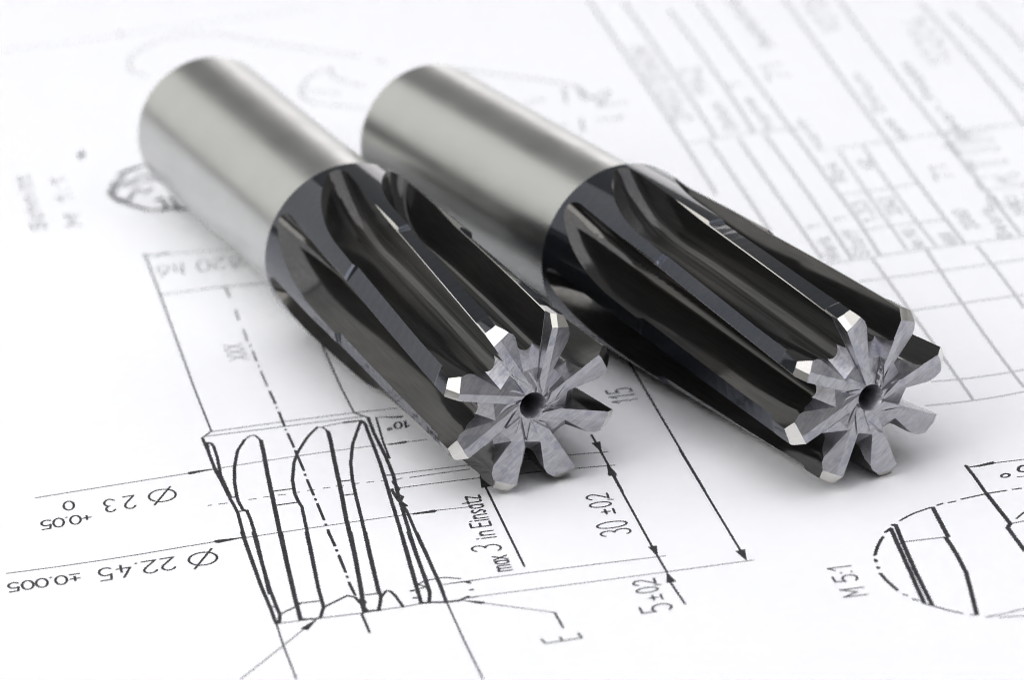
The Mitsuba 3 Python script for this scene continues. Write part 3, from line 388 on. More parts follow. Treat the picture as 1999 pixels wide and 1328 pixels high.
"length_max_3":[[0.32,[[-1.65,-66.14],[-3.17,-66.36]]],[0.32,[[-2.88,-66.32],[-3.23,-66.01],[-3.1,-65.62],[-1.76,-65.41]]],[0.32,[[-3.0,-65.58],[-3.34,-65.28],[-3.21,-64.91],[-1.87,-64.7]]],[0.32,[[-3.59,-63.64],[-2.06,-63.43]]],[0.32,[[-3.07,-63.58],[-3.36,-63.74],[-3.5,-63.96],[-3.45,-64.17],[-3.22,-64.33],[-2.87,-64.39],[-2.49,-64.33],[-2.17,-64.18],[-1.99,-63.97],[-2.01,-63.75],[-2.21,-63.58],[-2.54,-63.5]]],[0.32,[[-2.12,-63.06],[-3.79,-62.37]]],[0.32,[[-3.65,-63.28],[-2.25,-62.15]]],[0.3,[[-5.65,-60.72],[-6.02,-60.41],[-6.18,-59.98],[-6.07,-59.57],[-5.73,-59.31],[-5.28,-59.28],[-4.84,-59.5],[-4.58,-59.89],[-4.62,-59.87],[-4.5,-59.46],[-4.18,-59.19],[-3.74,-59.11],[-3.29,-59.26],[-2.94,-59.59],[-2.78,-60.03],[-2.84,-60.45],[-3.12,-60.77]]],[0.32,[[-3.33,-57.11],[-4.91,-57.32]]],[0.32,[[-5.38,-57.39],[-5.52,-57.4]]],[0.32,[[-3.46,-56.37],[-5.05,-56.58]]],[0.32,[[-4.67,-56.53],[-5.14,-56.1],[-5.04,-55.56],[-3.65,-55.32]]],[0.32,[[-6.27,-53.17],[-6.11,-54.28],[-3.83,-53.95],[-3.99,-52.79]]],[0.32,[[-5.01,-54.12],[-5.15,-53.19]]],[0.32,[[-4.07,-52.24],[-5.63,-52.47]]],[0.32,[[-6.09,-52.54],[-6.22,-52.55]]],[0.32,[[-4.16,-51.65],[-5.72,-51.88]]],[0.32,[[-5.35,-51.82],[-5.78,-51.44],[-5.67,-50.96],[-4.3,-50.71]]],[0.32,[[-5.87,-49.55],[-6.01,-50.04],[-5.66,-50.37],[-5.26,-49.93],[-4.95,-49.47],[-4.43,-49.82],[-4.55,-50.26]]],[0.32,[[-6.27,-48.17],[-4.7,-47.95]]],[0.32,[[-5.73,-48.1],[-6.03,-48.29],[-6.17,-48.53],[-6.12,-48.77],[-5.88,-48.95],[-5.52,-49.02],[-5.13,-48.96],[-4.8,-48.79],[-4.62,-48.55],[-4.64,-48.31],[-4.85,-48.12],[-5.19,-48.02]]],[0.32,[[-7.0,-47.5],[-5.09,-47.22],[-4.85,-46.95],[-4.95,-46.73]]],[0.32,[[-6.33,-47.73],[-6.44,-46.99]]],[0.32,[[-6.5,-46.6],[-6.64,-45.67],[-4.93,-46.37],[-5.07,-45.39]]]],
"detail_mark":[[0.3,[[1.21,-84.16],[1.6,-85.28],[5.75,-84.44],[5.36,-83.27]]],[0.3,[[3.59,-84.88],[3.27,-83.94]]]],
"detail_scale":[[0.3,[[38.3,-78.04],[35.65,-78.41],[37.22,-77.24],[35.34,-76.55],[38.0,-76.18]]],[0.3,[[34.77,-73.12],[34.99,-74.43],[36.18,-74.38],[36.05,-74.19],[35.86,-73.75],[35.93,-73.27],[36.26,-72.92],[36.72,-72.8],[37.19,-72.95],[37.5,-73.33],[37.57,-73.81],[37.37,-74.24]]],[0.3,[[37.05,-72.07],[37.04,-71.96]]],[0.3,[[35.85,-72.24],[35.83,-72.12]]],[0.3,[[35.16,-71.54],[34.39,-70.89],[37.07,-70.51]]]],
"angle_10":[[0.32,[[-13.26,-24.23],[-13.62,-24.77],[-13.72,-22.84]]],[0.32,[[-14.54,-24.98],[-14.37,-24.87],[-14.24,-24.63],[-14.16,-24.29],[-14.14,-23.92],[-14.2,-23.56],[-14.31,-23.26],[-14.47,-23.09],[-14.64,-23.05],[-14.81,-23.17],[-14.94,-23.41],[-15.02,-23.74],[-15.04,-24.12],[-14.98,-24.48],[-14.87,-24.77],[-14.71,-24.95],[-14.54,-24.98]]],[0.32,[[-15.85,-24.97],[-15.8,-25.14],[-15.68,-25.23],[-15.54,-25.19],[-15.43,-25.06],[-15.39,-24.87],[-15.45,-24.69],[-15.57,-24.61],[-15.71,-24.64],[-15.82,-24.78],[-15.85,-24.97]]]],
"shank_note":[[0.2,[[-36.55,31.41],[-36.45,30.86],[-36.25,30.39],[-35.96,30.03],[-35.62,29.83],[-35.26,29.81],[-34.91,29.96],[-34.61,30.28],[-34.38,30.73],[-34.25,31.26],[-34.24,31.83],[-34.34,32.38],[-34.54,32.86],[-34.83,33.21],[-35.17,33.41],[-35.54,33.44],[-35.89,33.28],[-36.19,32.96],[-36.42,32.52],[-36.54,31.98],[-36.55,31.41]]],[0.2,[[-34.64,34.31],[-36.1,28.96]]],[0.2,[[-37.19,30.06],[-37.36,29.59],[-37.66,29.29],[-38.03,29.22],[-38.37,29.4],[-38.61,29.79],[-38.7,30.29],[-38.61,30.8],[-37.42,33.21],[-38.94,32.93]]],[0.2,[[-39.97,28.84],[-39.67,29.04],[-39.44,29.5],[-39.32,30.16],[-39.31,30.91],[-39.44,31.63],[-39.66,32.23],[-39.96,32.6],[-40.29,32.69],[-40.59,32.48],[-40.82,32.02],[-40.94,31.36],[-40.94,30.61],[-40.82,29.88],[-40.59,29.29],[-40.29,28.93],[-39.97,28.84]]],[0.2,[[-43.02,32.19],[-42.69,28.34]]],[0.2,[[-42.86,30.26],[-43.35,29.47],[-43.85,29.77],[-44.07,31.99]]],[0.2,[[-45.75,27.79],[-45.07,29.08],[-44.78,30.05],[-44.73,30.61],[-44.85,31.16],[-45.11,31.56],[-45.45,31.73],[-45.8,31.62],[-46.07,31.26],[-46.2,30.73],[-46.16,30.16],[-45.96,29.67],[-45.65,29.38],[-45.3,29.35],[-44.98,29.59],[-44.78,30.05]]]],
"axis_note":[[0.2,[[-33.4,-0.81],[-36.2,0.45]]],[0.2,[[-35.91,-1.01],[-33.7,0.64]]],[0.2,[[-33.76,0.94],[-36.57,2.21]]],[0.2,[[-36.27,0.75],[-34.05,2.41]]],[0.2,[[-34.11,2.71],[-36.93,3.98]]],[0.2,[[-36.63,2.51],[-34.41,4.18]]]],
"view_note":[[0.26,[[-64.02,49.64],[-64.11,49.13],[-64.05,48.43],[-63.84,47.76],[-63.55,47.32],[-63.27,47.22],[-63.08,47.5],[-63.03,48.07],[-63.17,48.92],[-63.13,49.57],[-62.93,49.88],[-62.64,49.77],[-62.33,49.27],[-62.11,48.51],[-62.03,47.74],[-62.12,47.17]]],[0.26,[[-64.06,52.79],[-64.1,52.19],[-63.93,51.55],[-63.6,51.07],[-63.21,50.89],[-62.88,51.08],[-62.73,51.58],[-62.79,52.22],[-63.05,52.81]]],[0.26,[[-63.1,53.98],[-65.06,53.93]]],[0.26,[[-64.08,53.95],[-64.64,55.06],[-64.62,56.02],[-63.49,56.1]]],[0.26,[[-63.72,57.39],[-65.06,57.36]]],[0.26,[[-64.74,57.36],[-65.24,58.37],[-65.28,59.45],[-64.12,59.59]]],[0.26,[[-64.42,61.21],[-65.76,61.18]]],[0.26,[[-66.15,61.17],[-66.27,61.16]]],[0.26,[[-66.67,63.22],[-65.03,63.26],[-64.89,63.81],[-65.05,64.36]]],[0.26,[[-66.0,62.48],[-66.32,64.22]]],[0.26,[[-67.15,65.84],[-65.5,65.88],[-65.37,66.44],[-65.52,66.98]]],[0.26,[[-66.48,65.09],[-66.8,66.84]]]],
"scale_note":[[0.28,[[-57.04,47.82],[-59.12,47.79],[-58.1,49.67],[-59.8,51.52],[-57.71,51.54]]],[0.28,[[-60.28,56.95],[-61.06,58.44],[-58.95,58.46]]],[0.28,[[-59.61,60.95],[-59.65,61.18]]],[0.28,[[-60.56,60.94],[-60.6,61.17]]],[0.28,[[-61.44,63.32],[-62.23,64.84],[-60.1,64.87]]]],
"section_view":[[0.75,[[-52.86,65.26],[-51.66,66.89],[-49.58,68.35],[-48.16,68.5]]],[0.75,[[-53.85,58.98],[-52.58,55.77],[-50.68,53.97],[-48.64,51.97]]],[0.55,[[-48.64,51.97],[-46.1,51.18]]],[0,[[-53.98,59.38],[-53.89,61.25],[-53.55,63.08],[-53.29,63.61],[-53.51,60.81],[-53.64,58.94]]],[0.85,[[-46.12,51.74],[-44.73,51.8],[-43.87,51.18],[-42.63,51.46]]],[0.85,[[-52.0,66.57],[-50.95,66.93]]],[0.75,[[-51.41,54.65],[-49.96,53.29]]],[0.5,[[-52.28,61.74],[-51.05,62.67],[-49.45,65.07],[-48.26,63.72]]],[0.5,[[-52.11,60.95],[-50.31,61.79],[-47.93,62.53],[-46.49,61.91]]],[0.5,[[-52.19,56.46],[-51.03,55.52],[-50.59,58.44],[-50.07,59.48],[-49.47,58.63],[-48.75,58.13],[-48.1,59.53]]],[0.5,[[-47.36,54.91],[-46.84,55.94],[-46.37,54.75],[-45.56,51.64]]],[0.5,[[-45.58,56.11],[-44.81,54.12],[-44.16,51.41]]],[0.5,[[-48.16,68.5],[-46.25,63.01],[-44.2,56.63],[-42.63,51.46]]],[0.5,[[-53.02,59.22],[-52.89,62.6],[-51.99,64.73]]],[0,[[-58.98,73.62],[-58.75,74.75],[-58.19,75.05],[-58.06,73.85],[-58.29,72.72],[-58.78,72.61]]]],
"background_view":[[0.42,[[-28.05,92.62],[-27.71,96.18],[-26.96,98.6],[-26.2,100.3],[-23.36,102.37]]],[0.42,[[-23.87,101.73],[-23.33,99.06],[-22.55,97.46],[-18.92,93.92]]],[0.42,[[-25.82,88.3],[-22.23,86.61],[-18.66,85.14]]],[0.42,[[-28.05,92.62],[-27.38,90.35],[-25.82,88.3]]],[0.42,[[-27.42,93.96],[-25.35,92.87],[-22.26,91.61]]],[0.5,[[-7.25,99.53],[-0.33,95.75],[6.03,92.45],[11.55,88.59],[13.15,83.67],[15.79,86.06]]],[0.5,[[9.49,88.23],[9.8,82.47]]],[0.5,[[11.52,87.88],[12.36,83.09],[13.92,83.89],[14.54,80.24],[16.03,85.66]]],[0.5,[[14.28,80.28],[18.39,81.34]]],[0.5,[[4.24,83.44],[6.81,84.41]]],[0.5,[[11.59,75.85],[11.71,70.98]]],[0.5,[[14.07,75.07],[16.84,74.94],[17.4,76.24]]],[0.5,[[8.24,73.64],[9.49,73.43]]],[0.36,[[-50.32,103.67],[-52.55,105.58],[-53.36,108.79],[-53.22,111.85],[-52.24,114.4],[-50.3,117.18],[-48.18,119.17],[-44.11,120.41],[-39.96,119.27],[-34.39,115.12],[-26.16,110.15],[-19.37,106.23]]],[0.5,[[-55.48,122.85],[-54.59,121.5]]],[0.5,[[-16.98,104.21],[-15.8,103.48]]],[0.2,[[-72.81,118.45],[-64.65,119.35],[-48.34,123.56],[-26.34,128.42]]]],
"title_block":[[0.5,[[14.44,124.37],[16.46,113.65],[18.41,103.16],[20.29,92.9],[22.1,82.85],[23.84,73.01],[25.52,63.38],[27.14,53.95],[28.7,44.71]]],[0.5,[[19.59,122.62],[21.04,115.13],[22.44,107.74],[23.79,100.44],[25.1,93.23],[26.36,86.11],[27.58,79.09],[28.76,72.14],[29.89,65.29]]],[0.5,[[28.94,63.81],[29.74,59.54],[30.53,55.31],[31.3,51.11],[32.05,46.94],[32.79,42.82],[33.52,38.72],[34.23,34.66],[34.93,30.63]]],[0.5,[[26.14,117.9],[27.48,111.29],[28.76,104.72],[29.99,98.2],[31.16,91.73],[32.27,85.3],[33.33,78.91],[34.34,72.58],[35.3,66.28]]],[0.5,[[32.98,64.23],[34.04,58.42],[35.08,52.7],[36.11,47.05],[37.12,41.49],[38.11,36.01],[39.1,30.6],[40.06,25.27],[41.02,20.01]]],[0.5,[[30.45,121.16],[32.73,108.7],[34.94,96.6],[37.09,84.86],[39.19,73.45],[41.23,62.37],[43.21,51.59],[45.15,41.11],[47.03,30.92]]],[0.5,[[36.64,65.49],[37.8,59.54],[38.92,53.65],[39.99,47.82],[41.03,42.03],[42.02,36.3],[42.98,30.63],[43.91,25.0],[44.79,19.43]]],[0.5,[[43.24,119.62],[44.69,110.94],[46.11,102.45],[47.51,94.13],[48.87,85.98],[50.21,77.99],[51.53,70.16],[52.82,62.48],[54.09,54.96]]],[0.5,[[51.29,117.29],[52.68,108.63],[54.07,100.19],[55.45,91.96],[56.83,83.94],[58.2,76.11],[59.58,68.47],[60.95,61.02],[62.32,53.74]]],[0.5,[[62.85,114.27],[64.25,107.74],[65.58,101.23],[66.85,94.75],[68.07,88.3],[69.22,81.88],[70.31,75.49],[71.35,69.13],[72.33,62.81]]],[0.5,[[66.71,109.85],[67.72,105.71],[68.7,101.56],[69.64,97.4],[70.55,93.23],[71.42,89.05],[72.27,84.87],[73.07,80.68],[73.85,76.49]]],[0.5,[[71.58,112.68],[74.35,101.08],[75.74,92.55]]],[0.5,[[46.97,30.82],[48.62,19.82]]],[0.5,[[53.31,59.51],[54.12,54.58],[54.94,49.73],[55.75,44.95],[56.56,40.26],[57.38,35.64],[58.2,31.09],[59.02,26.62],[59.84,22.21]]],[0.5,[[61.14,57.93],[62.0,53.64],[62.84,49.37],[63.65,45.13],[64.44,40.91],[65.21,36.72],[65.96,32.55],[66.69,28.41],[67.4,24.29]]],[0.4,[[46.37,57.32],[47.09,52.6],[47.81,47.95],[48.54,43.38],[49.26,38.87],[49.99,34.43],[50.73,30.06],[51.46,25.75],[52.2,21.51]]],[0.4,[[49.74,58.88],[50.47,53.95],[51.2,49.13],[51.96,44.41],[52.74,39.78],[53.53,35.25],[54.33,30.81],[55.16,26.46],[56.0,22.2]]],[0.4,[[25.94,63.88],[27.89,64.55],[29.84,65.14],[31.79,65.65],[33.74,66.09],[35.7,66.45],[37.65,66.73],[39.61,66.94],[41.56,67.06]]],[0.4,[[44.87,41.66],[48.07,42.05],[55.92,44.07]]],[0.4,[[46.93,28.87],[50.95,29.81],[58.36,30.74]]],[0.4,[[45.69,58.42],[49.02,59.24],[52.35,60.02],[55.69,60.75],[59.03,61.44],[62.37,62.08],[65.72,62.67],[69.06,63.22],[72.41,63.72]]],[0.42,[[41.6,18.2],[44.86,19.0],[48.12,19.76],[51.39,20.48],[54.66,21.16],[57.93,21.8],[61.21,22.4],[64.49,22.96],[67.78,23.48]]],[0.42,[[45.32,11.85],[48.0,12.26],[50.69,12.69],[53.38,13.15],[56.07,13.63],[58.77,14.14],[61.47,14.67],[64.18,15.22],[66.89,15.8]]],[0.42,[[50.74,1.25],[52.58,1.67],[54.44,2.08],[56.29,2.48],[58.14,2.85],[60.0,3.22],[61.85,3.57],[63.71,3.9],[65.56,4.22]]],[0.42,[[51.35,-20.83],[52.78,-20.81],[54.21,-20.72],[55.65,-20.58],[57.08,-20.38],[58.53,-20.12],[59.97,-19.81],[61.43,-19.44],[62.88,-19.01]]],[0.42,[[49.9,-27.87],[51.42,-27.78],[52.94,-27.64],[54.46,-27.43],[55.99,-27.17],[57.51,-26.85],[59.05,-26.47],[60.59,-26.04],[62.13,-25.54]]],[0.44,[[47.46,19.05],[48.58,12.99],[49.68,7.01],[50.75,1.12],[51.8,-4.69],[52.82,-10.41],[53.81,-16.06],[54.79,-21.62],[55.74,-27.11]]],[0.44,[[54.67,21.26],[55.57,15.1],[56.48,9.08],[57.41,3.2],[58.36,-2.55],[59.31,-8.17],[60.28,-13.66],[61.27,-19.03],[62.27,-24.28]]],[0.44,[[61.34,21.23],[61.88,18.6],[62.4,15.95],[62.9,13.31],[63.37,10.65],[63.83,7.99],[64.27,5.33],[64.69,2.66],[65.08,-0.01]]]],
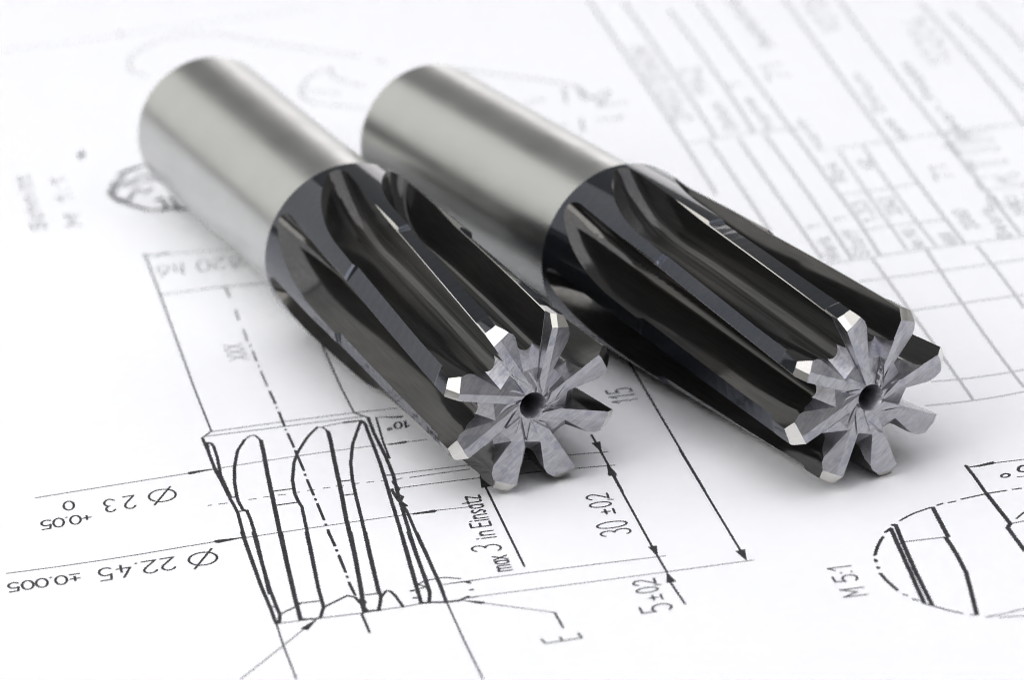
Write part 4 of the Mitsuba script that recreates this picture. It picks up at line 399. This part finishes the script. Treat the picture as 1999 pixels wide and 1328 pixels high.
"title_lettering":[[0.42,[[27.02,73.07],[24.57,72.6],[24.43,73.4],[24.42,73.51],[24.47,73.97],[24.68,74.39],[25.02,74.71],[25.46,74.88],[25.92,74.88],[26.34,74.72],[26.67,74.4],[26.87,73.98],[27.02,73.07]]],[0.42,[[26.53,76.08],[24.07,75.6],[25.47,77.13],[23.66,78.03],[26.13,78.51]]],[0.42,[[23.5,80.83],[23.33,80.43],[23.33,80.02],[23.51,79.65],[23.83,79.37],[24.25,79.23],[24.72,79.24],[25.17,79.39],[25.53,79.68],[25.75,80.06],[25.81,80.47],[25.69,80.86],[25.42,81.18],[25.03,81.37],[24.53,81.27],[24.66,80.49]]],[0.42,[[22.82,83.1],[22.99,82.67],[23.32,82.35],[23.76,82.18],[24.25,82.18],[24.71,82.36],[25.08,82.69],[25.28,83.12],[25.31,83.58],[25.14,84.01],[24.81,84.34],[24.36,84.51],[23.87,84.51],[23.41,84.32],[23.05,83.99],[22.84,83.56],[22.82,83.1]]],[0.42,[[25.24,85.55],[22.11,86.57]]],[0.42,[[22.54,87.66],[22.21,87.9],[21.97,88.34],[21.88,88.87],[21.96,89.37],[22.19,89.73],[22.51,89.86],[22.86,89.73],[24.58,88.04],[24.22,90.24]]],[0.42,[[21.39,91.7],[21.56,91.26],[21.9,90.93],[22.35,90.75],[22.84,90.76],[23.31,90.94],[23.67,91.28],[23.88,91.72],[23.9,92.19],[23.73,92.63],[23.4,92.96],[22.95,93.14],[22.45,93.13],[21.98,92.95],[21.62,92.61],[21.41,92.17],[21.39,91.7]]],[0.42,[[20.74,95.58],[21.69,94.57],[22.38,94.14],[22.76,94.07],[23.11,94.24],[23.34,94.63],[23.41,95.13],[23.3,95.64],[23.03,96.04],[22.66,96.24],[22.28,96.18],[21.98,95.89],[21.82,95.44],[21.85,94.91],[22.05,94.45],[22.38,94.14]]],[0.42,[[20.35,97.95],[20.52,97.5],[20.86,97.17],[21.32,96.99],[21.81,96.99],[22.28,97.18],[22.65,97.52],[22.86,97.97],[22.88,98.45],[22.71,98.89],[22.37,99.23],[21.92,99.41],[21.42,99.4],[20.95,99.22],[20.58,98.87],[20.37,98.43],[20.35,97.95]]],[0.42,[[20.02,99.93],[22.43,101.22],[20.01,101.55],[22.17,102.79],[19.5,103.07]]],[0.42,[[30.22,83.19],[27.74,82.94],[29.16,84.53],[27.35,85.8],[29.83,86.06]]],[0.42,[[29.45,88.9],[28.08,88.76]]],[0.42,[[26.99,88.38],[29.04,87.08],[28.68,89.71]]],[0.42,[[27.16,90.57],[26.83,90.88],[26.6,91.41],[26.51,92.02],[26.59,92.59],[26.82,92.97],[27.15,93.08],[27.49,92.89],[29.2,90.75],[28.86,93.31]]],[0.42,[[33.03,68.23],[31.49,68.05],[31.38,68.72],[31.37,68.81],[31.38,69.18],[31.5,69.5],[31.71,69.73],[31.98,69.83],[32.27,69.8],[32.54,69.63],[32.76,69.34],[32.9,68.99],[33.03,68.23]]],[0.42,[[31.37,71.77],[32.42,71.9]]],[0.42,[[31.73,71.81],[31.55,71.6],[31.48,71.3],[31.54,70.98],[31.73,70.73],[31.98,70.6],[32.25,70.63],[32.45,70.81],[32.55,71.1],[32.51,71.42],[32.34,71.69],[32.09,71.85]]],[0.42,[[30.76,72.88],[32.04,73.03],[32.18,73.36],[32.08,73.66]]],[0.42,[[31.25,72.5],[31.09,73.48]]],[0.42,[[30.97,74.18],[31.86,74.35],[31.92,74.95],[31.59,75.47]]],[0.42,[[30.76,75.41],[31.82,75.53]]],[0.42,[[31.68,76.39],[30.62,76.27]]],[0.42,[[30.82,76.29],[30.53,76.79],[30.56,77.36],[31.49,77.5]]],[0.42,[[30.64,77.4],[30.35,77.9],[30.38,78.44],[31.32,78.58]]],[0.42,[[38.21,67.6],[36.82,67.39],[37.76,69.83],[36.38,69.63]]],[0.42,[[36.28,72.39],[37.22,72.53]]],[0.42,[[36.61,72.43],[36.46,72.16],[36.43,71.75],[36.53,71.32],[36.73,70.97],[36.98,70.8],[37.21,70.83],[37.38,71.07],[37.43,71.46],[37.36,71.89],[37.17,72.26],[36.93,72.48]]],[0.42,[[37.0,73.64],[36.06,73.5]]],[0.42,[[36.24,73.53],[35.92,74.2],[35.88,74.96],[36.71,75.13]]],[0.42,[[35.94,75.01],[35.62,75.69],[35.59,76.41],[36.42,76.58]]],[0.42,[[35.69,77.66],[35.35,79.33],[35.33,79.37],[35.14,79.2],[35.05,78.87],[35.07,78.46],[35.2,78.05],[35.41,77.75],[35.65,77.63],[35.87,77.7],[36.01,77.95],[36.05,78.34],[35.98,78.76],[35.8,79.12]]],[0.42,[[33.44,84.37],[32.76,85.49],[34.92,85.81]]],[0.42,[[40.35,99.93],[38.66,99.65],[38.49,100.46],[38.45,100.65],[38.48,101.02],[38.62,101.26],[38.85,101.3],[39.08,101.12],[39.25,100.78],[39.26,100.81],[39.28,101.27],[39.43,101.56],[39.67,101.6],[39.93,101.37],[40.13,100.95],[40.35,99.93]]],[0.42,[[39.24,102.2],[38.97,103.51],[38.95,103.54],[38.71,103.39],[38.57,103.12],[38.56,102.79],[38.69,102.48],[38.92,102.25],[39.2,102.17],[39.47,102.24],[39.66,102.46],[39.74,102.77],[39.68,103.1],[39.49,103.37]]],[0.42,[[38.0,105.46],[39.16,105.64]]],[0.42,[[38.4,105.51],[38.2,105.28],[38.14,104.94],[38.23,104.6],[38.44,104.33],[38.73,104.2],[39.02,104.25],[39.24,104.46],[39.33,104.78],[39.27,105.13],[39.08,105.42],[38.8,105.58]]],[0.42,[[39.01,106.4],[37.85,106.21]]],[0.42,[[38.15,106.26],[37.75,106.78],[37.68,107.17]]],[0.42,[[38.69,107.92],[36.98,107.64]]],[0.42,[[37.91,107.87],[37.63,108.03],[37.43,108.32],[37.38,108.67],[37.47,108.99],[37.69,109.21],[37.98,109.25],[38.27,109.13],[38.49,108.85],[38.57,108.51],[38.51,108.17],[38.31,107.94]]],[0.42,[[37.63,109.97],[37.35,111.31],[37.33,111.33],[37.08,111.18],[36.94,110.91],[36.93,110.57],[37.06,110.25],[37.29,110.03],[37.58,109.94],[37.85,110.02],[38.05,110.24],[38.12,110.55],[38.06,110.89],[37.88,111.17]]],[0.42,[[37.77,112.34],[36.6,112.15]]],[0.42,[[36.26,112.09],[36.16,112.08]]],[0.42,[[35.87,113.35],[37.3,113.58],[37.44,113.95],[37.32,114.28]]],[0.42,[[36.44,112.95],[36.21,114.03]]],[0.42,[[36.08,114.67],[37.06,114.9],[37.1,115.57],[36.72,116.13]]],[0.42,[[35.8,116.01],[36.97,116.21]]],[0.42,[[36.8,117.02],[35.63,116.82]]],[0.42,[[35.9,116.87],[35.49,117.47],[35.49,118.17],[36.51,118.41]]],[0.42,[[34.88,120.39],[36.42,120.57],[36.68,119.49]]],[0.42,[[35.29,120.44],[35.09,120.2],[35.02,119.86],[35.11,119.5],[35.33,119.22],[35.63,119.09],[35.92,119.14],[36.15,119.36],[36.24,119.69],[36.18,120.05],[35.98,120.35],[35.69,120.51]]],[0.42,[[38.89,85.94],[38.39,88.87],[41.91,87.82]]],[0.42,[[38.91,90.6],[37.91,91.77],[41.12,92.62]]],[0.42,[[47.84,104.53],[50.57,106.32],[47.49,107.21]]],[0.42,[[47.18,109.5],[47.36,108.99],[47.74,108.58],[48.25,108.36],[48.82,108.34],[49.37,108.53],[49.8,108.91],[50.06,109.41],[50.1,109.96],[49.92,110.48],[49.54,110.88],[49.03,111.11],[48.46,111.13],[47.91,110.94],[47.48,110.56],[47.22,110.06],[47.18,109.5]]],[0.42,[[46.88,111.81],[46.54,114.36],[49.68,113.18]]],[0.42,[[46.21,116.78],[46.4,116.25],[46.78,115.84],[47.3,115.61],[47.87,115.59],[48.42,115.79],[48.86,116.17],[49.12,116.68],[49.16,117.25],[48.97,117.77],[48.59,118.18],[48.08,118.42],[47.5,118.44],[46.95,118.24],[46.51,117.85],[46.25,117.34],[46.21,116.78]]],[0.42,[[62.75,88.18],[61.78,89.34],[65.15,89.92]]],[0.42,[[61.39,92.58],[61.59,92.0],[62.02,91.55],[62.61,91.31],[63.27,91.3],[63.9,91.53],[64.41,91.96],[64.71,92.54],[64.77,93.16],[64.57,93.74],[64.14,94.19],[63.56,94.44],[62.89,94.44],[62.26,94.21],[61.75,93.77],[61.45,93.2],[61.39,92.58]]],[0.42,[[61.65,95.67],[61.23,96.0],[60.93,96.6],[60.85,97.31],[60.98,97.98],[61.31,98.46],[61.75,98.62],[62.21,98.44],[64.43,96.12],[64.08,99.09]]],[0.42,[[60.33,101.39],[60.53,100.8],[60.96,100.34],[61.56,100.09],[62.22,100.08],[62.86,100.32],[63.37,100.76],[63.68,101.35],[63.74,101.99],[63.54,102.58],[63.11,103.04],[62.51,103.29],[61.84,103.3],[61.2,103.06],[60.69,102.61],[60.38,102.03],[60.33,101.39]]],[0.42,[[63.14,107.1],[61.25,106.77]]],[0.42,[[59.75,106.18],[62.5,104.85],[62.13,107.99]]],[0.42,[[53.76,71.62],[52.53,71.38],[52.4,72.34],[52.38,72.47],[52.37,73.01],[52.45,73.48],[52.6,73.8],[52.81,73.95],[53.05,73.89],[53.29,73.64],[53.48,73.22],[53.61,72.71],[53.76,71.62]]],[0.42,[[52.21,76.76],[53.05,76.93]]],[0.42,[[52.5,76.81],[52.36,76.51],[52.32,76.07],[52.39,75.61],[52.56,75.24],[52.77,75.05],[52.99,75.09],[53.14,75.35],[53.2,75.77],[53.15,76.23],[53.0,76.63],[52.79,76.86]]],[0.42,[[51.65,78.38],[52.68,78.58],[52.77,79.05],[52.67,79.49]]],[0.42,[[52.06,77.82],[51.87,79.24]]],[0.42,[[51.74,80.26],[52.45,80.49],[52.46,81.36],[52.16,82.13]]],[0.42,[[51.5,82.05],[52.35,82.21]]],[0.42,[[52.18,83.47],[51.33,83.3]]],[0.42,[[51.49,83.34],[51.23,84.07],[51.22,84.9],[51.96,85.09]]],[0.42,[[51.27,84.95],[51.01,85.69],[51.0,86.48],[51.75,86.67]]],[0.42,[[56.19,60.53],[54.97,60.3],[55.85,61.98],[54.63,61.75]]],[0.42,[[54.61,63.57],[55.44,63.72]]],[0.42,[[54.89,63.61],[54.76,63.42],[54.72,63.15],[54.8,62.88],[54.97,62.66],[55.18,62.56],[55.39,62.6],[55.54,62.77],[55.59,63.03],[55.54,63.31],[55.39,63.54],[55.18,63.67]]],[0.42,[[55.27,64.44],[54.44,64.28]]],[0.42,[[54.59,64.31],[54.33,64.73],[54.31,65.23],[55.04,65.4]]],[0.42,[[54.37,65.27],[54.1,65.69],[54.09,66.16],[54.82,66.33]]],[0.42,[[54.21,66.99],[53.95,68.07],[53.94,68.09],[53.77,67.97],[53.68,67.74],[53.68,67.47],[53.79,67.22],[53.96,67.04],[54.17,66.97],[54.37,67.03],[54.5,67.21],[54.54,67.46],[54.48,67.73],[54.34,67.96]]],[0.42,[[59.76,76.49],[60.0,75.01],[61.24,75.25]]],[0.42,[[60.6,75.12],[60.39,76.35]]],[0.42,[[60.89,77.39],[60.04,77.22]]],[0.42,[[60.27,77.27],[59.97,77.76],[59.92,78.14]]],[0.42,[[60.19,78.85],[59.98,80.11],[59.96,80.14],[59.79,80.0],[59.69,79.74],[59.68,79.42],[59.77,79.12],[59.95,78.9],[60.15,78.81],[60.35,78.88],[60.49,79.09],[60.55,79.38],[60.5,79.7],[60.36,79.97]]],[0.42,[[60.27,81.15],[59.42,80.99]]],[0.42,[[59.17,80.94],[59.1,80.93]]],[0.42,[[59.05,83.22],[60.17,83.37],[60.36,82.35]]],[0.42,[[59.35,83.27],[59.2,83.04],[59.16,82.72],[59.22,82.39],[59.38,82.12],[59.6,82.0],[59.81,82.04],[59.97,82.24],[60.04,82.54],[59.99,82.88],[59.85,83.17],[59.64,83.32]]],[0.42,[[58.7,85.33],[59.56,85.5]]],[0.42,[[59.0,85.38],[58.85,85.16],[58.81,84.83],[58.87,84.5],[59.04,84.23],[59.25,84.11],[59.46,84.15],[59.62,84.35],[59.69,84.66],[59.65,85.0],[59.5,85.28],[59.29,85.44]]],[0.42,[[59.43,86.31],[58.17,86.06]]],[0.42,[[58.85,86.27],[58.64,86.43],[58.5,86.71],[58.45,87.06],[58.52,87.37],[58.68,87.57],[58.89,87.61],[59.11,87.48],[59.27,87.21],[59.34,86.88],[59.29,86.55],[59.15,86.33]]],[0.42,[[58.62,88.38],[58.4,89.68],[58.39,89.71],[58.21,89.56],[58.11,89.3],[58.1,88.97],[58.2,88.66],[58.37,88.44],[58.58,88.35],[58.78,88.42],[58.93,88.63],[58.98,88.93],[58.93,89.26],[58.79,89.54]]],[0.42,[[62.81,60.99],[62.8,60.44],[62.88,59.85],[63.04,59.28],[63.26,58.82],[63.5,58.53],[63.74,58.45],[63.93,58.6],[64.06,58.95],[64.11,59.45],[64.06,60.04],[63.92,60.63],[63.73,61.14],[63.49,61.5],[63.25,61.44],[63.47,60.28]]],[0.42,[[63.1,62.85],[62.69,65.08],[62.67,65.12],[62.52,64.91],[62.47,64.47],[62.51,63.92],[62.66,63.38],[62.86,62.98],[63.07,62.8],[63.26,62.89],[63.36,63.22],[63.37,63.73],[63.27,64.29],[63.09,64.78]]],[0.42,[[62.08,66.28],[63.21,66.52]]],[0.42,[[62.33,66.47],[62.1,66.77],[61.91,67.28],[61.81,67.87],[61.83,68.4],[61.95,68.73],[62.15,68.77],[62.38,68.51],[62.58,68.03],[62.7,67.44],[62.71,66.89],[62.6,66.52]]],[0.42,[[62.2,70.16],[61.39,70.0]]],[0.42,[[61.6,70.04],[61.22,70.96],[61.11,71.65]]],[0.42,[[61.64,72.99],[61.57,73.22]]],[0.42,[[44.49,58.87],[43.35,58.62],[44.07,61.17],[42.94,60.93]]],[0.42,[[43.16,64.0],[42.99,63.84],[42.91,63.47],[42.94,62.99],[43.08,62.54],[43.28,62.23],[43.5,62.14],[43.67,62.31],[43.75,62.68],[43.72,63.16],[43.58,63.61],[43.38,63.92],[43.16,64.0]]],[0.42,[[43.36,65.11],[42.59,64.94]]],[0.42,[[42.79,64.98],[42.47,65.67],[42.39,66.18]]],[0.42,[[42.98,67.24],[42.2,67.07]]],[0.42,[[42.35,67.1],[42.07,67.8],[42.02,68.59],[42.7,68.78]]],[0.42,[[42.07,68.64],[41.79,69.34],[41.75,70.09],[42.43,70.28]]],[0.42,[[46.58,46.77],[44.81,46.55],[44.67,47.42],[44.64,47.62],[44.67,47.97],[44.79,48.23],[44.97,48.34],[45.19,48.28],[45.38,48.06],[45.51,47.73],[45.69,46.66]]],[0.42,[[45.55,47.53],[46.3,48.53]]],[0.42,[[44.97,49.16],[44.76,50.44],[46.18,49.31],[45.96,50.66]]],[0.42,[[45.65,52.67],[44.67,52.54]]],[0.42,[[43.9,52.25],[45.39,51.31],[45.08,53.26]]],[0.42,[[50.36,50.56],[49.24,51.51]]],[0.42,[[49.37,50.43],[50.23,51.63]]],[0.42,[[48.97,52.09],[48.78,52.26],[48.65,52.55],[48.61,52.89],[48.66,53.21],[48.8,53.43],[48.99,53.49],[49.19,53.39],[50.16,52.22],[49.99,53.65]]],[0.42,[[48.06,31.66],[47.51,32.42],[49.24,32.63]]],[0.42,[[49.01,33.66],[48.96,33.78]]],[0.42,[[47.35,34.57],[47.13,34.88],[47.0,35.33],[47.02,35.77],[47.17,36.06],[47.4,36.11],[47.64,35.9],[47.82,35.49],[47.8,35.51],[47.82,35.95],[47.96,36.26],[48.18,36.35],[48.43,36.21],[48.64,35.88],[48.77,35.42],[48.78,34.96],[48.66,34.61]]],[0.42,[[46.91,37.09],[46.69,37.41],[46.56,37.87],[46.58,38.31],[46.73,38.6],[46.96,38.65],[47.21,38.43],[47.39,38.03],[47.36,38.05],[47.38,38.49],[47.52,38.8],[47.74,38.89],[47.99,38.75],[48.21,38.41],[48.33,37.95],[48.34,37.49],[48.23,37.14]]],[0.42,[[51.17,33.61],[50.95,33.8],[50.86,34.08],[50.92,34.36],[51.1,34.54],[51.36,34.58],[51.6,34.45],[51.76,34.21],[51.73,34.22],[51.79,34.49],[51.97,34.69],[52.22,34.76],[52.47,34.68],[52.67,34.47],[52.77,34.19],[52.74,33.9],[52.59,33.68]]],[0.42,[[50.92,35.18],[50.7,35.38],[50.61,35.66],[50.67,35.94],[50.85,36.12],[51.11,36.16],[51.35,36.03],[51.51,35.78],[51.48,35.8],[51.55,36.07],[51.72,36.27],[51.97,36.34],[52.22,36.26],[52.42,36.05],[52.52,35.77],[52.49,35.48],[52.34,35.25]]],[0.42,[[52.23,37.66],[51.18,37.55]]],[0.42,[[50.34,37.35],[51.85,36.81],[51.67,38.01]]],[0.42,[[50.41,38.4],[50.19,38.59],[50.1,38.88],[50.15,39.16],[50.34,39.35],[50.6,39.38],[50.84,39.25],[51.0,39.0],[50.97,39.01],[51.04,39.3],[51.21,39.49],[51.46,39.56],[51.72,39.48],[51.92,39.27],[52.02,38.98],[51.99,38.69],[51.84,38.47]]],[0.42,[[40.46,30.65],[39.97,31.35],[41.55,31.58]]],[0.42,[[44.09,32.72],[43.6,33.42],[45.19,33.66]]],[0.42,[[41.76,19.38],[43.39,20.17],[41.77,20.57],[43.23,21.33],[41.44,21.71]]],[0.42,[[42.44,22.54],[42.28,23.71],[42.26,23.74],[42.01,23.61],[41.84,23.37],[41.81,23.08],[41.91,22.8],[42.11,22.6],[42.39,22.51],[42.66,22.57],[42.87,22.76],[42.98,23.03],[42.94,23.33],[42.79,23.58]]],[0.42,[[42.79,24.58],[41.62,24.44]]],[0.42,[[41.93,24.48],[41.57,24.94],[41.54,25.3]]],[0.42,[[42.58,26.11],[40.86,25.91]]],[0.42,[[41.26,27.07],[42.06,26.11],[42.41,27.33]]],[0.42,[[45.46,21.62],[45.32,21.3],[45.31,20.89],[45.44,20.49],[45.67,20.24],[45.92,20.2],[46.14,20.39],[46.24,20.74],[46.2,21.25],[46.31,21.65],[46.53,21.86],[46.8,21.81],[47.03,21.53],[47.17,21.08],[47.17,20.62],[47.02,20.26]]],[0.42,[[45.16,22.88],[46.71,23.03],[46.9,23.36],[46.81,23.67]]],[0.42,[[45.72,22.49],[45.6,23.49]]],[0.42,[[45.98,25.74],[45.67,25.61],[45.47,25.33],[45.42,24.98],[45.55,24.64],[45.81,24.41],[46.14,24.34],[46.45,24.47],[46.65,24.74],[46.7,25.1],[46.57,25.44],[46.31,25.67],[45.98,25.74]]],[0.42,[[44.57,27.37],[44.68,26.86],[45.16,26.81],[46.48,26.94]]],[0.42,[[45.25,26.4],[45.14,27.36]]],[0.42,[[44.37,29.03],[44.48,28.52],[44.96,28.47],[46.28,28.6]]],[0.42,[[45.05,28.06],[44.94,29.02]]],[0.42,[[54.67,22.03],[53.26,21.86],[54.46,23.22],[53.05,23.05]]],[0.42,[[54.35,23.81],[53.4,23.69]]],[0.42,[[53.65,23.72],[53.35,24.06],[53.31,24.33]]],[0.42,[[54.1,24.98],[54.06,25.06]]],[0.42,[[52.96,25.53],[52.52,26.06],[53.93,26.23]]],[0.42,[[52.29,27.35],[52.39,27.09],[52.58,26.89],[52.83,26.77],[53.11,26.76],[53.37,26.84],[53.58,27.02],[53.69,27.26],[53.7,27.52],[53.6,27.78],[53.41,27.98],[53.15,28.1],[52.87,28.12],[52.61,28.03],[52.41,27.86],[52.29,27.62],[52.29,27.35]]],[0.42,[[59.14,22.1],[57.74,21.93]]],[0.42,[[58.9,23.15],[57.49,22.98]]],[0.42,[[58.41,22.01],[58.17,23.06]]],[0.42,[[57.33,24.45],[57.24,24.25],[57.26,23.99],[57.38,23.75],[57.56,23.6],[57.76,23.59],[57.91,23.71],[57.97,23.94],[57.92,24.25],[57.98,24.5],[58.14,24.63],[58.34,24.62],[58.54,24.45],[58.66,24.18],[58.69,23.89],[58.59,23.66]]],[0.42,[[56.99,25.96],[56.9,25.75],[56.91,25.49],[57.03,25.25],[57.22,25.1],[57.41,25.09],[57.57,25.21],[57.63,25.44],[57.57,25.75],[57.63,26.0],[57.79,26.14],[58.0,26.12],[58.19,25.95],[58.32,25.68],[58.34,25.39],[58.25,25.16]]],[0.42,[[60.83,27.09],[60.61,27.24],[60.45,27.5],[60.39,27.81],[60.45,28.09],[60.62,28.29],[60.84,28.35],[61.08,28.27],[62.24,27.24],[62.02,28.52]]],[0.42,[[60.1,29.45],[60.21,29.19],[60.43,28.99],[60.74,28.87],[61.08,28.86],[61.4,28.95],[61.66,29.14],[61.81,29.38],[61.83,29.65],[61.72,29.91],[61.49,30.11],[61.19,30.22],[60.85,30.24],[60.52,30.15],[60.27,29.96],[60.12,29.72],[60.1,29.45]]],[0.42,[[59.71,31.69],[60.34,31.09],[60.81,30.82],[61.07,30.76],[61.31,30.85],[61.48,31.07],[61.53,31.35],[61.46,31.65],[61.28,31.89],[61.03,32.01],[60.77,31.99],[60.56,31.83],[60.45,31.58],[60.46,31.28],[60.59,31.0],[60.81,30.82]]],[0.42,[[59.47,33.06],[59.58,32.8],[59.81,32.6],[60.12,32.48],[60.46,32.47],[60.79,32.56],[61.04,32.74],[61.19,32.99],[61.21,33.27],[61.1,33.52],[60.88,33.73],[60.57,33.84],[60.22,33.86],[59.9,33.76],[59.64,33.58],[59.49,33.33],[59.47,33.06]]],[0.42,[[66.09,23.63],[64.52,23.4],[64.4,24.22],[64.38,24.41],[64.42,24.79],[64.56,25.02],[64.77,25.05],[64.98,24.87],[65.12,24.52],[65.13,24.55],[65.17,25.01],[65.32,25.3],[65.55,25.33],[65.77,25.1],[65.93,24.67],[66.09,23.63]]],[0.42,[[65.15,26.15],[64.97,27.48],[64.95,27.5],[64.72,27.36],[64.58,27.09],[64.55,26.76],[64.65,26.44],[64.85,26.21],[65.11,26.12],[65.36,26.19],[65.55,26.4],[65.63,26.71],[65.59,27.04],[65.44,27.33]]],[0.42,[[64.14,29.67],[65.22,29.82]]],[0.42,[[64.51,29.71],[64.32,29.48],[64.24,29.15],[64.3,28.8],[64.49,28.52],[64.75,28.38],[65.02,28.42],[65.23,28.63],[65.33,28.95],[65.29,29.3],[65.13,29.6],[64.88,29.77]]],[0.42,[[65.08,30.79],[64.0,30.64]]],[0.42,[[64.29,30.68],[63.94,31.21],[63.9,31.61]]],[0.42,[[64.83,32.54],[63.25,32.31]]],[0.42,[[64.11,32.51],[63.86,32.68],[63.7,32.98],[63.66,33.34],[63.76,33.66],[63.97,33.87],[64.24,33.91],[64.51,33.77],[64.69,33.49],[64.75,33.14],[64.68,32.8],[64.48,32.57]]],[0.42,[[64.44,34.96],[64.39,35.09]]],[0.42,[[58.48,44.56],[58.11,47.14],[60.77,45.85]]],[0.42,[[58.53,48.34],[57.78,49.46],[60.21,49.83]]],[0.3,[[65.84,34.99],[69.93,35.61],[69.52,38.6],[70.61,38.75],[71.17,34.68],[64.91,33.73],[64.35,37.67],[65.44,37.83],[65.84,34.99]]],[0.3,[[66.92,37.5],[68.01,37.65],[68.4,34.81],[67.31,34.66],[66.92,37.5]]],[0.3,[[64.02,39.98],[63.67,42.43],[63.61,42.97],[63.78,43.94],[64.31,44.75],[65.16,45.17],[66.1,45.03],[66.84,44.4],[67.28,43.51],[67.55,41.63],[69.62,41.94],[69.78,40.86],[64.02,39.98]]],[0.3,[[68.78,45.66],[69.56,44.89],[67.22,42.51],[66.43,43.29],[68.78,45.66]]],[0.3,[[62.42,51.17],[63.51,51.33],[64.1,47.18],[63.01,47.02],[62.42,51.17]]],[0.3,[[68.45,50.52],[68.62,49.44],[63.34,48.62],[63.18,49.71],[68.45,50.52]]],[0.3,[[62.63,53.67],[62.46,54.75],[67.76,55.58],[67.93,54.49],[62.63,53.67]]],[0.3,[[60.51,56.76],[65.29,61.64],[61.57,61.06],[61.4,62.14],[68.4,63.24],[63.61,58.36],[67.31,58.93],[67.48,57.84],[60.51,56.76]]],[0.42,[[68.89,31.23],[67.49,31.06],[68.57,32.94],[67.17,32.77]]],[0.42,[[68.42,33.79],[67.46,33.67]]],[0.42,[[67.71,33.7],[67.38,34.2],[67.32,34.58]]],[0.42,[[68.06,35.48],[68.01,35.6]]]]}


def ink_mesh(strokes, seed):
    """Flat print a hair above the paper; broad strokes get the stepped edge of a plotter."""
    from shapely.geometry import LineString, Polygon
    from shapely.ops import unary_union
    rng = np.random.default_rng(seed)
    shapes = []
    for w, pts in strokes:
        if w == 0:
            shapes.append(Polygon(pts).buffer(.04))
            continue
        line = LineString(pts)
        if w > .4:
            n = max(2, int(line.length / .34))
            p = np.array([line.interpolate(k / n, normalized=True).coords[0] for k in range(n + 1)])
            p += (np.arange(n + 1)[:, None] % 2 - .5) * .05 + rng.normal(0, .012, p.shape)
            line = LineString(p)
        shapes.append(line.buffer(w / 2, quad_segs=3))
    u = unary_union(shapes).simplify(.008)
    v, f, at = [], [], 0
    for g in getattr(u, 'geoms', [u]):
        pv, pf = trimesh.creation.triangulate_polygon(g, engine='earcut')
        v.append(np.c_[pv * MM, np.full(len(pv), INK_Z)])
        f.append(np.asarray(pf) + at)
        at += len(pv)
    return trimesh.Trimesh(np.vstack(v), np.vstack(f), process=False)


INK_Z = .00003


def ink_color(p, n, uv):
    return mikit.mix((.030, .030, .033), (.065, .065, .068), mikit.noise(p.x * 2500, p.y * 2500))


scene['printing_ink'] = {'type': 'twosided', 'b': {'type': 'diffuse', 'reflectance': mikit.proc(ink_color)}}
scene['grey_ink'] = {'type': 'twosided', 'b': {'type': 'diffuse', 'reflectance': rgb(.47, .475, .485)}}
for k, (name, strokes) in enumerate(INK.items()):
    mesh = ink_mesh(strokes, k)
    if np.cross(*(mesh.vertices[mesh.faces[0]][1:] - mesh.vertices[mesh.faces[0]][0]))[2] < 0:
        mesh.invert()
    scene[f'drawing_sheet__{name}'] = mikit.ply(mesh, 'grey_ink' if name.startswith(('title', 'background')) else 'printing_ink')
